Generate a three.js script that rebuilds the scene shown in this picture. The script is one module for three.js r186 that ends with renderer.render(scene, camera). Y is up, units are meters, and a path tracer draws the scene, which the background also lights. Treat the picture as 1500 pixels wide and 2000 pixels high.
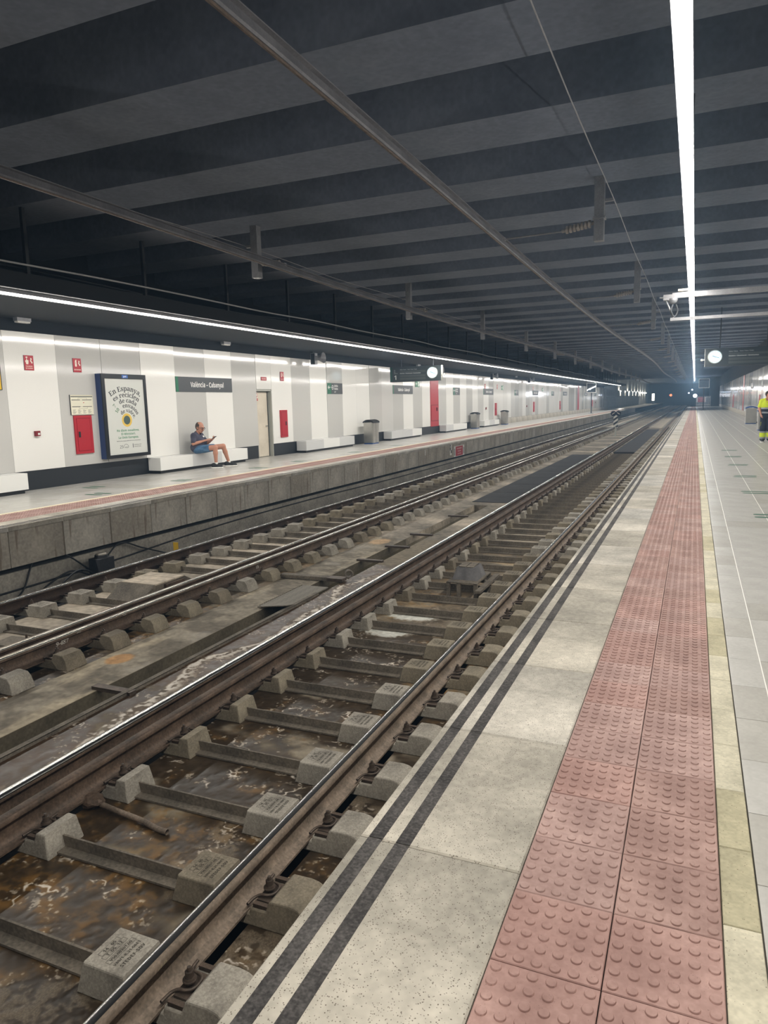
import * as THREE from 'three';
import { mergeGeometries, toCreasedNormals } from 'three/addons/utils/BufferGeometryUtils.js';
import { RectAreaLightUniformsLib } from 'three/addons/lights/RectAreaLightUniformsLib.js';

// ------------------------------------------------------------------ camera, light, exposure
// World: x to the right across the tracks, y up (platform tops at 0), -z along the tracks. Z below means distance ahead = -z.
const scene = new THREE.Scene();
scene.background = new THREE.Color(0x000000);
const EYE = new THREE.Vector3(0, 1.63, 0);
const camera = new THREE.PerspectiveCamera(2 * Math.atan(1000 / 1391) * 180 / Math.PI, 0.75, 0.05, 400);
{ // orientation from the vanishing point of the tracks and the roll of the phone
  const f = 1391, vx = 607.5, vy = -225, roll = 0.0242;
  const d = new THREE.Vector3(vx, vy, f).normalize();
  const L = -f * f / (vx * Math.sin(roll) + vy * Math.cos(roll));
  const v = new THREE.Vector3(L * Math.sin(roll), L * Math.cos(roll), f).normalize();
  const r = new THREE.Vector3().crossVectors(v, d); if (r.x < 0) r.negate();
  const X = new THREE.Vector3(r.x, -v.x, -d.x), Y = new THREE.Vector3(-r.y, v.y, d.y), Zb = new THREE.Vector3(-r.z, v.z, d.z);
  camera.position.copy(EYE);
  camera.quaternion.setFromRotationMatrix(new THREE.Matrix4().makeBasis(X, Y, Zb));
}
scene.add(camera);
RectAreaLightUniformsLib.init();
const renderer = new THREE.WebGLRenderer({ antialias: true });
renderer.toneMapping = THREE.LinearToneMapping;
renderer.toneMappingExposure = 1.0;
renderer.shadowMap.enabled = true;
const LED_NITS = 112, LED_SIDE = 62, LED_COL = 0xfffaf2, LED_Y = 3.5, LED_W = 0.065;
function areaLight(x, z0, z1) { // one stretch of a light line: its diffuser stands proud, so it shines down and to both sides
  const at = (w, h, n, px, py, rx, ry) => { const l = new THREE.RectAreaLight(LED_COL, n, w, h); l.position.set(px, py, -(z0 + z1) / 2); l.rotation.set(rx, ry, 0); l.castShadow = true; l.name = 'led_light'; scene.add(l); };
  at(LED_W, z1 - z0, LED_NITS, x, LED_Y - 0.034, -Math.PI / 2, 0);
  at(z1 - z0, 0.028, LED_SIDE, x - LED_W / 2 - 0.004, LED_Y - 0.016, 0, Math.PI / 2);
  at(z1 - z0, 0.028, LED_SIDE, x + LED_W / 2 + 0.004, LED_Y - 0.016, 0, -Math.PI / 2);
}
for (let z = -3; z < 94; z += 9.7) areaLight(-0.13, z, z + 9.7);
for (let z = -3; z < 109; z += 11.3) areaLight(-9.96, z, z + 11.3);
scene.fog = new THREE.FogExp2(new THREE.Color(0.42, 0.68, 1.0), 0.0028);

// ------------------------------------------------------------------ helpers
let seed = 12345;
const rnd = () => { seed = (seed * 1664525 + 1013904223) >>> 0; return seed / 4294967296; };
const rr = (a, b) => a + (b - a) * rnd();
const pick = (a) => a[Math.floor(rnd() * a.length)];
const counts = {};
const numbered = (n) => { const k = counts[n] = (counts[n] ?? -1) + 1; return k ? `${n}_${String(k).padStart(3, '0')}` : n; };
function put(o, name, parent) { o.name = parent ? name : numbered(name); if (o.isMesh) o.castShadow = o.receiveShadow = true; (parent || scene).add(o); return o; }
function mesh(name, geo, mat, parent, pos) { const m = new THREE.Mesh(geo, mat); if (pos) m.position.set(...pos); return put(m, name, parent); }
function piece(name, geo, mat, parent, pos) { parent.userData.n ??= {}; const k = parent.userData.n[name] = (parent.userData.n[name] ?? -1) + 1; return mesh(k ? `${name}_${String(k).padStart(3, '0')}` : name, geo, mat, parent, pos); }
const allGroups = [];
function thing(name, label, category, pos = [0, 0, 0], turn = 0, group) {
  const o = put(new THREE.Group(), name); o.position.set(...pos); o.rotation.y = turn; o.userData = { label, category }; if (group) o.userData.group = group; allGroups.push(o); return o;
}
function structure(name) { const o = put(new THREE.Group(), name); o.userData = { kind: 'structure' }; allGroups.push(o); return o; }
function stuff(o) { o.userData.kind = 'stuff'; return o; }
// uv in metres from the main direction of each face
function metre(g, ou = 0, ov = 0) {
  g = g.index ? g.toNonIndexed() : g; if (!g.attributes.normal) g.computeVertexNormals();
  const p = g.attributes.position, uv = new Float32Array(p.count * 2), a = new THREE.Vector3(), b = new THREE.Vector3(), c = new THREE.Vector3();
  for (let i = 0; i < p.count; i += 3) {
    a.fromBufferAttribute(p, i); b.fromBufferAttribute(p, i + 1); c.fromBufferAttribute(p, i + 2);
    const n = b.clone().sub(a).cross(c.clone().sub(a)); const x = Math.abs(n.x), y = Math.abs(n.y), z = Math.abs(n.z);
    [a, b, c].forEach((q, k) => { const [u, v] = y >= x && y >= z ? [q.x, q.z] : x >= z ? [q.z, q.y] : [q.x, q.y]; uv[(i + k) * 2] = u + ou; uv[(i + k) * 2 + 1] = v + ov; });
  }
  g.setAttribute('uv', new THREE.BufferAttribute(uv, 2));
  for (const k of Object.keys(g.attributes)) if (!['position', 'normal', 'uv'].includes(k)) g.deleteAttribute(k);
  return g;
}
const merge = (list) => mergeGeometries(list.map((g) => metre(g)));
function box(x0, x1, y0, y1, z0, z1, ou = 0, ov = 0) { const g = new THREE.BoxGeometry(Math.abs(x1 - x0), Math.abs(y1 - y0), Math.abs(z1 - z0)); g.translate((x0 + x1) / 2, (y0 + y1) / 2, (z0 + z1) / 2); return metre(g, ou, ov); }
// box from z-distance: Z0..Z1 ahead
const bz = (x0, x1, y0, y1, Z0, Z1) => box(x0, x1, y0, y1, -Z1, -Z0);
// tile: centred in x and z, top at y = 0, its upper edges chamfered
function tileGeo(w, d, t, c, ou = 0, ov = 0) {
  const P = [], q = (a, b, e, f) => P.push(...a, ...b, ...e, ...a, ...e, ...f), W = w / 2, D = d / 2;
  const ring = (s, y) => [[-W + s, y, D - s], [W - s, y, D - s], [W - s, y, -D + s], [-W + s, y, -D + s]];
  const A = ring(0, -t), B = ring(0, -c), C = ring(c, 0);
  for (let i = 0; i < 4; i++) { const j = (i + 1) % 4; q(A[i], A[j], B[j], B[i]); q(B[i], B[j], C[j], C[i]); }
  q(C[0], C[1], C[2], C[3]);
  const g = new THREE.BufferGeometry(); g.setAttribute('position', new THREE.BufferAttribute(new Float32Array(P), 3)); g.computeVertexNormals(); return metre(g, ou, ov);
}
function extrudeZ(pts, len, opt = {}) { // profile in x,y; from z = 0 towards -z
  const s = new THREE.Shape(pts.map((p) => new THREE.Vector2(p[0], p[1])));
  const g = new THREE.ExtrudeGeometry(s, { depth: len, bevelEnabled: false, ...opt }); g.translate(0, 0, -len); return metre(g);
}
const tube = (pts, r, seg = 24, sides = 7) => new THREE.TubeGeometry(new THREE.CatmullRomCurve3(pts.map((p) => new THREE.Vector3(...p))), seg, r, sides, false);
const cyl = (r0, r1, h, n = 16, x = 0, y = 0, z = 0) => { const g = new THREE.CylinderGeometry(r1, r0, h, n); g.translate(x, y + h / 2, z); return g; };
const plane = (w, h, x = 0, y = 0, z = 0) => { const g = new THREE.PlaneGeometry(w, h); g.translate(x, y, z); return g; };

// periodic noise
const lat = new Float32Array(65536); for (let i = 0; i < 65536; i++) lat[i] = rnd();
const hash = (x, y, s) => lat[((x * 73856093) ^ (y * 19349663) ^ (s * 83492791)) & 65535];
function noise(x, y, px, py, s) {
  let xi = Math.floor(x), yi = Math.floor(y); let fx = x - xi, fy = y - yi; fx = fx * fx * (3 - 2 * fx); fy = fy * fy * (3 - 2 * fy);
  const x0 = ((xi % px) + px) % px, x1 = (x0 + 1) % px, y0 = ((yi % py) + py) % py, y1 = (y0 + 1) % py;
  return (hash(x0, y0, s) * (1 - fx) + hash(x1, y0, s) * fx) * (1 - fy) + (hash(x0, y1, s) * (1 - fx) + hash(x1, y1, s) * fx) * fy;
}
function fbm(u, v, pu, pv, oct, s) { let a = 0.5, t = 0, n = 0; for (let i = 0; i < oct; i++) { t += a * noise(u * pu, v * pv, pu, pv, s + i * 7); n += a; a *= 0.55; pu *= 2; pv *= 2; } return t / n; }
const sm = (a, b, x) => { x = Math.min(1, Math.max(0, (x - a) / (b - a))); return x * x * (3 - 2 * x); };
const mix = (a, b, t) => a + (b - a) * t, mix3 = (a, b, t) => [mix(a[0], b[0], t), mix(a[1], b[1], t), mix(a[2], b[2], t)];
function dataTex(w, h, fn, srgb, mu, mv) { // fn(u, v) -> [r, g, b] 0..255
  const d = new Uint8Array(w * h * 4);
  for (let y = 0, o = 0; y < h; y++) for (let x = 0; x < w; x++, o += 4) { const c = fn((x + 0.5) / w, (y + 0.5) / h); d[o] = c[0]; d[o + 1] = c[1]; d[o + 2] = c[2]; d[o + 3] = 255; }
  const t = new THREE.DataTexture(d, w, h, THREE.RGBAFormat); t.magFilter = THREE.LinearFilter; t.minFilter = THREE.LinearFilter; t.wrapS = t.wrapT = THREE.RepeatWrapping; if (srgb) t.colorSpace = THREE.SRGBColorSpace;
  if (mu) t.repeat.set(1 / mu, 1 / (mv || mu)); t.needsUpdate = true; return t;
}
function canvasTex(w, h, draw, srgb = true) { const c = document.createElement('canvas'); c.width = w; c.height = h; const k = c.getContext('2d'); draw(k, w, h); const t = new THREE.CanvasTexture(c); if (srgb) t.colorSpace = THREE.SRGBColorSpace; return t; }
const clampc = (c) => c.map((x) => Math.max(0, Math.min(255, x)));
// a mottled material: base colour, spread, size of the pattern in metres
function mottled(base, spread, m, o = {}) {
  const s = o.seed ?? 1, n = o.size ?? 512;
  const map = dataTex(n, n, (u, v) => {
    const big = fbm(u, v, 3, 3, 4, s) - 0.5, fine = fbm(u, v, 60, 60, 2, s + 40) - 0.5;
    let t = big * (o.big ?? 1.6) + fine * (o.fine ?? 0.7); let c = base.map((b, i) => b + spread[i] * t);
    if (o.speck) { const k = hash(Math.floor(u * n / 1.5), Math.floor(v * n / 1.5), s + 3); if (k > 1 - o.speck) c = mix3(c, o.speckCol || [70, 60, 50], 0.55 + 0.4 * hash(Math.floor(u * n), 5, s)); }
    if (o.streak) { const k = sm(0.62, 0.8, fbm(u, v, 24, 2, 3, s + 70)); c = mix3(c, o.streak, k * 0.7); }
    return clampc(c);
  }, true, m);
  const p = { map, roughness: o.rough ?? 0.85, metalness: o.metal ?? 0 };
  if (o.bump) { p.bumpMap = map; p.bumpScale = o.bump; }
  return new THREE.MeshStandardMaterial(p);
}
const plain = (hex, rough = 0.6, metal = 0, more = {}) => new THREE.MeshStandardMaterial({ color: hex, roughness: rough, metalness: metal, ...more });
const tinted = (m, hex) => { const c = m.clone(); c.color.set(hex); return c; };

// ------------------------------------------------------------------ materials
const M = {};
M.edge = mottled([188, 184, 175], [60, 58, 56], 1.6, { seed: 3, size: 1024, speck: 0.03, fine: 0.5, rough: 0.8, bump: 0.0012 });
M.edgeB = tinted(M.edge, 0xf8f6f2); M.edgeC = tinted(M.edge, 0xf2efe8);
M.strip = mottled([72, 69, 67], [34, 33, 32], 0.5, { seed: 9, rough: 0.9, fine: 1.6, bump: 0.001 });
M.tact = mottled([172, 142, 134], [40, 40, 39], 0.8, { seed: 15, size: 1024, rough: 0.7, fine: 0.5, speck: 0.002, bump: 0.0006 });
M.tactB = tinted(M.tact, 0xf4efec); M.tactC = tinted(M.tact, 0xfbf2ef);
M.cream = mottled([186, 180, 158], [50, 48, 44], 0.7, { seed: 21, rough: 0.75, fine: 0.6, speck: 0.004 });
M.creamB = tinted(M.cream, 0xe9e7da);
M.grey = mottled([188, 186, 180], [16, 16, 16], 0.9, { seed: 27, rough: 0.26, fine: 0.7 });
M.greyB = tinted(M.grey, 0xf9f9f8); M.greyC = tinted(M.grey, 0xf3f2ef);
M.face = mottled([188, 182, 170], [50, 49, 46], 2.0, { seed: 33, size: 1024, rough: 0.9, streak: [118, 104, 90], bump: 0.001 });
M.faceB = tinted(M.face, 0xebe8e4);
M.lower = mottled([166, 160, 148], [60, 58, 54], 1.8, { seed: 39, rough: 0.95, big: 2, bump: 0.01 });
M.block = mottled([156, 150, 138], [44, 43, 40], 0.5, { seed: 45, rough: 0.9, fine: 1, speck: 0.01, bump: 0.0015 });
M.blockB = tinted(M.block, 0xe0dacc); M.blockC = tinted(M.block, 0xcfc8bb);
M.rust = mottled([96, 79, 65], [56, 46, 40], 0.7, { seed: 51, rough: 0.65, metal: 0.25, bump: 0.0008 });
M.rustDark = tinted(M.rust, 0xb5a89c); M.rustPale = mottled([134, 118, 102], [60, 52, 46], 0.6, { seed: 55, rough: 0.75, metal: 0.1 });
M.steel = plain(0x9c9b98, 0.2, 1); M.steelDull = plain(0xa09a92, 0.25, 1);
M.tie = mottled([112, 104, 92], [60, 56, 50], 0.8, { seed: 57, rough: 0.8, metal: 0.1 });
M.iron = mottled([92, 80, 70], [40, 34, 30], 0.2, { seed: 59, size: 128, rough: 0.55, metal: 0.4 });
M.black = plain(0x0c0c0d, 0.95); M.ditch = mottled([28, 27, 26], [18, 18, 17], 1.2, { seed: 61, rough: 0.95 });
M.slabSide = mottled([96, 88, 72], [40, 38, 34], 1.2, { seed: 85, rough: 0.9, size: 256 }); M.bedFar = mottled([148, 138, 122], [80, 74, 68], 3.5, { seed: 63, rough: 0.75, big: 2.2 });
M.rubber = mottled([42, 42, 44], [18, 18, 18], 1.5, { seed: 65, rough: 0.85 });
M.ceil = mottled([106, 113, 126], [22, 22, 22], 3, { seed: 67, rough: 0.95 });  // raised blue-grey base: the haze veil over the ceiling is put into the colour
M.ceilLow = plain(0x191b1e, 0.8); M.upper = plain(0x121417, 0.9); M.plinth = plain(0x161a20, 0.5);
M.white = plain(0xf0efea, 0.085); M.whiteB = plain(0xe8e7e2, 0.085); M.pale = plain(0xd2d1cd, 0.09); M.mid = plain(0xc8c7c3, 0.09);
M.benchW = plain(0xeeeeea, 0.3); M.benchG = plain(0xd2d3d2, 0.3);
M.red = plain(0xb01828, 0.35); M.redDark = plain(0x7c0f1b, 0.45); M.conductor = mottled([108, 108, 112], [24, 24, 24], 0.8, { seed: 83, rough: 0.6, metal: 0.2, size: 256 }); M.alu = mottled([150, 150, 152], [24, 24, 24], 0.8, { seed: 69, rough: 0.45, metal: 0.5, size: 256 });
M.inox = mottled([186, 184, 178], [16, 16, 16], 0.6, { seed: 71, rough: 0.3, metal: 0.85, size: 256 });
M.dark = plain(0x17191c, 0.5); M.darkGrey = plain(0x3a3d41, 0.6); M.blue = plain(0x1d4c8f, 0.4); M.green = plain(0x0e6b47, 0.5); M.signGrey = plain(0x45484b, 0.5);
M.gold = plain(0xc9a227, 0.5); M.beige = mottled([214, 204, 186], [16, 16, 16], 1, { seed: 73, rough: 0.6, size: 256 }); M.frame = plain(0xa9aaa2, 0.5);
M.ribbed = mottled([188, 190, 188], [36, 36, 36], 2.5, { seed: 75, rough: 0.7, metal: 0.2 });
M.bulb = plain(0xffffff, 0.5, 0, { emissive: 0xfff3dc, emissiveIntensity: 7 });
M.led = plain(0xffffff, 0.5, 0, { emissive: LED_COL, emissiveIntensity: 6 });
M.mirror = plain(0xd8d8d8, 0.04, 1); M.insul = plain(0x9a938c, 0.35);
M.sticker = plain(0x2f5a45, 0.6);
M.skin = plain(0xc08a72, 0.55); M.skinRed = plain(0xb97a62, 0.55); M.navy = plain(0x1c2233, 0.85); M.yellow = plain(0xd6e82c, 0.8); M.tape = plain(0x9a9fa6, 0.4); M.hair = plain(0x2e241c, 0.8); M.hairGrey = plain(0x4a423c, 0.85);
M.shirt = mottled([70, 70, 86], [22, 22, 24], 0.4, { seed: 77, size: 256, rough: 0.9 }); M.denim = mottled([74, 108, 140], [50, 50, 52], 0.25, { seed: 79, size: 256, rough: 0.9 });
M.shoe = plain(0x1a1c1d, 0.7); M.sole = plain(0xe6e4de, 0.7); M.sock = plain(0xe9e6df, 0.9);

// ------------------------------------------------------------------ structure: track bed
const RY = -0.60, SLAB = -0.83;      // rail tops, bed surface
const R2 = -1.96, R1 = -3.70, T1 = -3.467, L2 = -5.80, T2 = -6.035, L1 = -7.54;
const floor = structure('floor');
{
  // the wet, rusty, foamy stretch of the bed near the camera, painted on as stains
  const X0 = -5.4, X1 = -1.1, ZM = 12, W = 1024, H = 2048;
  const ov = (x, z, cx, cz, rx, rz) => ((x - cx) / rx) ** 2 + ((z - cz) / rz) ** 2;
  const bed = (u, v) => {
    const x = X0 + u * (X1 - X0), z = v * ZM;
    const a = fbm(u, v, 7, 26, 5, 201), b = fbm(u, v, 12, 44, 4, 231), c = fbm(u, v, 90, 250, 3, 251), e = fbm(u, v, 5, 9, 3, 271), g = fbm(u, v, 26, 90, 4, 291);
    let col, wet;
    if (x > -3.65) { // between and beside the rails of the nearer track
      const dry = sm(5.6, 9.0, z), near = 1 - sm(5.2, 7, z);
      wet = (1 - 0.7 * dry) * sm(0.34, 0.5, a + 0.1 * near);
      const grit = hash(Math.floor(u * W), Math.floor(v * H), 5);
      col = mix3([136, 126, 108], [170, 150, 120], dry * sm(0.4, 0.6, b));
      col = mix3(col, [100, 92, 80], sm(0.5, 0.7, g) * 0.6);
      col = mix3(col, mix3([38, 30, 21], [64, 50, 33], b), wet * 0.95);
      col = mix3(col, [122, 88, 42], sm(0.48, 0.66, e * 0.6 + g * 0.4) * (0.35 + 0.65 * sm(0.4, 0.62, c)) * (0.75 - 0.35 * dry));
      col = mix3(col, [112, 101, 85], sm(0.58, 0.64, fbm(u, v, 7, 20, 5, 311)) * (0.35 + 0.55 * grit) * sm(0.35, 0.5, c));
      if (z > 6.4 && z < 8.2 && x < -2.3 && x > -3.4) { const k = sm(1.15, 0.6, ov(x, z, -3.0, 6.95, 0.34, 0.25) + (c - 0.5)) + sm(1.15, 0.6, ov(x, z, -2.95, 7.55, 0.36, 0.22) + (c - 0.5)); col = mix3(col, [222, 222, 212], Math.min(1, k) * 0.92); }
    } else if (x > -4.5) { // the flooded strip beside the drain
      wet = sm(0.3, 0.5, a + 0.12 - 0.3 * sm(9, 11, z));
      col = mix3([128, 118, 100], mix3([48, 36, 24], [86, 62, 38], b), wet);
      const edge = -4.24 + 0.10 * Math.sin(z * 1.9 + 1) + 0.07 * Math.sin(z * 4.3) + (fbm(u, v, 12, 40, 4, 391) - 0.5) * 0.22, d = x - edge;
      const foam = sm(-0.02, 0.02, d) * sm(0.24, 0.05, d + (g - 0.5) * 0.25) * sm(2.6, 3.6, z) * sm(9.8, 8.6, z);
      col = mix3(col, [206, 198, 186], foam * (0.3 + 0.7 * sm(0.36, 0.52, c))); wet *= 1 - 0.8 * foam;
    } else { // the dry concrete between the drain and the far track
      wet = sm(0.62, 0.72, a) * 0.6;
      col = mix3([150, 141, 124], [112, 104, 90], sm(0.35, 0.65, b));
      col = mix3(col, [188, 174, 148], sm(0.5, 0.66, fbm(u, v, 14, 9, 5, 331)) * 0.7);
      col = mix3(col, [188, 142, 92], sm(1.1, 0.5, ov(x, z, -5.2, 5.2, 0.14, 0.17) + (c - 0.5) * 0.4) * 0.9);
      col = mix3(col, [204, 170, 130], sm(1.1, 0.5, ov(x, z, -5.15, 11.6, 0.2, 0.3) + (c - 0.5) * 0.8) * 0.8);
    }
    if (x > -4.5) { // froth lines at the rim of the puddles
      const l = Math.abs(fbm(u, v, 8, 29, 5, 351) - 0.5), k = sm(0.011, 0.003, l) * sm(0.44, 0.58, g) * sm(0.36, 0.5, c) * wet; col = mix3(col, [216, 208, 196], k * 0.9);
      const sp = sm(0.6, 0.7, fbm(u, v, 170, 480, 3, 411)) * sm(0.52, 0.62, g) * wet; col = mix3(col, [196, 186, 170], sp * 0.7);
    }
    const t = 0.82 + 0.36 * c;
    return [col[0] * t, col[1] * t, col[2] * t, wet, c];
  };
  const map = dataTex(W, H, (u, v) => clampc(bed(u, v)), true);
  const rough = dataTex(W / 2, H / 2, (u, v) => { const q = bed(u, v); return [q[4] * 255, 255 * mix(0.88, 0.2 + 0.4 * q[4], q[3] * 0.9), 0]; }, false);
  M.bed = new THREE.MeshStandardMaterial({ map, roughnessMap: rough, roughness: 1, bumpMap: rough, bumpScale: 0.006 });
  const bedSlab = (x0, x1, Z0, Z1) => {
    const g = bz(x0, x1, SLAB - 0.004, SLAB, Z0, Z1), p = g.attributes.position, uv = g.attributes.uv;
    for (let i = 0; i < p.count; i++) uv.setXY(i, (p.getX(i) - X0) / (X1 - X0), Math.max(0.001, Math.min(0.999, (-p.getZ(i)) / ZM)));
    return g;
  };
  const part = (n, g, m) => piece(n, g, m, floor);
  part('ground', bz(-13, 3.8, -1.5, -1.15, -4, 240), M.ditch);
  for (const [x0, x1] of [[-3.42, -2.12], [-1.88, -1.14], [-4.46, -3.86], [-5.72, -4.80]]) {
    part('slab', bz(x0, x1, -1.15, SLAB - 0.004, 0.02, 12), M.slabSide); part('wet_surface', bedSlab(x0, x1, 0.02, 12), M.bed);
    part('slab', bz(x0, x1, -1.15, SLAB, -4, 0.02), M.bedFar);
  }
  for (const [x0, x1] of [[-3.42, -2.12], [-1.88, -1.14], [-5.72, -3.86]]) part('slab', bz(x0, x1, -1.15, SLAB, x0 === -5.72 ? 16.5 : 12, 240), M.bedFar);
  part('slab', bz(-5.72, -4.80, -1.15, SLAB, 12, 16.5), M.bedFar); part('slab', bz(-4.46, -3.86, -1.15, SLAB, 12, 16.5), M.bedFar);
  part('slab', bz(-7.40, -6.15, -1.15, SLAB, -4, 240), M.bedFar);
  part('slab', bz(-8.3, -7.95, -1.15, SLAB - 0.04, -4, 240), M.ditch);
  // pit floors under the rails, between the sleepers
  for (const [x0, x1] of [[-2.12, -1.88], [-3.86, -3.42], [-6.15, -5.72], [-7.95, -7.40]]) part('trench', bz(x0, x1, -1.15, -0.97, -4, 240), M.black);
  part('drain_bed', bz(-4.80, -4.46, -1.15, -1.06, -4, 16.5), M.slabSide);
  M.water = new THREE.MeshStandardMaterial({ color: 0x5a523c, roughness: 0.16, bumpMap: M.lower.map, bumpScale: 0.003 });
  part('drain_water', bz(-4.80, -4.46, -1.06, -0.965, -4, 16.5), M.water);
  for (const Z of [4.55, 10.05, 11.2, 12.4, 14.7]) part('cross_bar', bz(-4.86, -4.42, -0.835, -0.80, Z - 0.04, Z + 0.04), M.iron);
  part('steel_angle', merge([bz(-4.47, -4.45, -0.90, -0.80, 2.6, 8.0), bz(-4.50, -4.45, -0.805, -0.797, 2.6, 8.0)]), M.tie);
  // rubber panels further along, and the lighter boards of the crossing behind them
  for (let Z = 33; Z < 57; Z += 2.4) part('rubber_panel', bz(-3.20, -2.30, SLAB, -0.70, Z, Z + 2.38), M.rubber);
  for (let Z = 57; Z < 84; Z += 2.4) part('concrete_panel', bz(-3.20, -2.30, SLAB, -0.70, Z, Z + 2.36), M.bedFar);
  for (let Z = 17; Z < 33; Z += 2) part('rubber_mat', bz(-5.0, -4.1, SLAB, SLAB + 0.012, Z, Z + 1.97), M.rubber);
}

// ------------------------------------------------------------------ structure: platforms
const platformRight = structure('platform_right');
{
  const P = platformRight, E0 = -1.12, E1 = -0.497;
  piece('base', merge([bz(-1.05, 3.8, -1.5, -0.10, -4, 133), bz(-0.48, 3.7, -0.11, -0.05, -4, 133)]), M.face, P);
  const mats = [M.edge, M.edgeB, M.edgeC], slabs = [0, 1, 2, 3].map((i) => tileGeo(E1 - E0 - 0.006, 0.984, 0.11, 0.006, i * 0.37, i * 0.61));
  const bands = [0, 1, 2].map((i) => metre(new THREE.BoxGeometry(0.056, 0.0024, 0.984), i * 0.13, i * 0.2));
  for (let i = -4; i < 132; i++) {
    const Z = 2.26 + (i + 0.5) * 0.99, s = piece('edge_slab', pick(slabs), pick(mats), P, [(E0 + E1) / 2, rr(-0.0012, 0.0012), -Z]);
    for (const x of [-1.052, -0.942]) piece('anti_slip_band', pick(bands), M.strip, s, [x - (E0 + E1) / 2, 0.0006, 0]);
  }
  // dotted tactile tiles, two columns
  const TX = 0.3185, TZ = 0.328;
  function dotted(n, top, ou) {
    const list = [tileGeo(TX - 0.003, TZ - 0.003, 0.05, 0.0025, ou, ou * 1.7)];
    for (let a = 0; a < 6; a++) for (let b = 0; b < 6; b++) {
      const g = top ? new THREE.LatheGeometry([[0.0170, 0], [0.0158, 0.0040], [0.0140, 0.0052], [0.0, 0.0052]].map((p) => new THREE.Vector2(...p)), n) : new THREE.CylinderGeometry(0.0138, 0.0168, 0.0052, n, 1);
      if (!top) g.translate(0, 0.0024, 0);
      g.translate((a - 2.5) * TX / 6, 0, (b - 2.5) * TZ / 6); list.push(metre(g, ou, ou * 1.7));
    }
    return mergeGeometries(list);
  }
  const near = [0, 1, 2].map((i) => dotted(16, true, i * 0.31)), midT = [0, 1, 2].map((i) => dotted(8, false, i * 0.31)), tm = [M.tact, M.tactB, M.tactC];
  const rest = [];
  for (let i = -5; i < 398; i++) for (const c of [0, 1]) {
    const Z = 1.845 + (i + 0.5) * TZ, x = -0.497 + (c + 0.5) * TX;
    if (i < 145) piece('tactile_tile', pick(Z < 9 ? near : midT), pick(tm), P, [x, rr(-0.0008, 0.0008), -Z]);
    else rest.push([x, 0, -Z]);
  }
  const im = new THREE.InstancedMesh(dotted(5, false, 0), M.tact, rest.length); rest.forEach((p, i) => im.setMatrixAt(i, new THREE.Matrix4().makeTranslation(...p)));
  stuff(put(im, 'far_tactile_tiles', P));
  // cream border stones
  const bs = [0, 1, 2].map((i) => tileGeo(0.107, 0.424, 0.05, 0.0025, i * 0.3, i * 0.22)), far = [];
  for (let i = -5; i < 308; i++) { const Z = 2.25 + (i + 0.5) * 0.427; if (i < 150) piece('border_stone', pick(bs), pick([M.cream, M.cream, M.creamB]), P, [0.196, rr(-0.0008, 0.0004), -Z]); else far.push(tileGeo(0.107, 0.424, 0.05, 0.002).translate(0.196, 0, -Z)); }
  stuff(piece('far_border_stones', merge(far), M.cream, P));
  // grey floor tiles
  const xs = [0.2525, 0.43, 0.94, 1.45, 1.96, 2.47, 2.98, 3.49, 3.7], gm = [M.grey, M.grey, M.greyB, M.greyC], fl = [];
  for (let c = 0; c < xs.length - 1; c++) {
    const w = xs[c + 1] - xs[c], gs = [0, 1, 2].map((i) => tileGeo(w - 0.004, 0.456, 0.05, 0.0012, i * 0.33 + c, i * 0.41)), x = (xs[c] + xs[c + 1]) / 2;
    for (let i = -8; i < 286; i++) { const Z = 2.95 + (i + 0.5) * 0.46; if (Z > 132.8) break; if (Z < 17) piece('floor_tile', pick(gs), pick(gm), P, [x, rr(-0.0005, 0.0005), -Z]); else fl.push(tileGeo(w - 0.004, 0.456, 0.05, 0.0012, i * 0.21, c * 0.3).translate(x, 0, -Z)); }
  }
  stuff(piece('far_floor_tiles', merge(fl), M.grey, P));
  for (const x of xs.slice(1, -1)) piece('grout_line', bz(x - 0.003, x + 0.003, -0.03, 0.0002, -1, 133), plain(0xe8e6df, 0.7), P);
  piece('platform_wall', bz(-1.12, -1.0, -1.5, -0.112, -4, 133), M.face, P);
}
const platformLeft = structure('platform_left');
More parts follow.
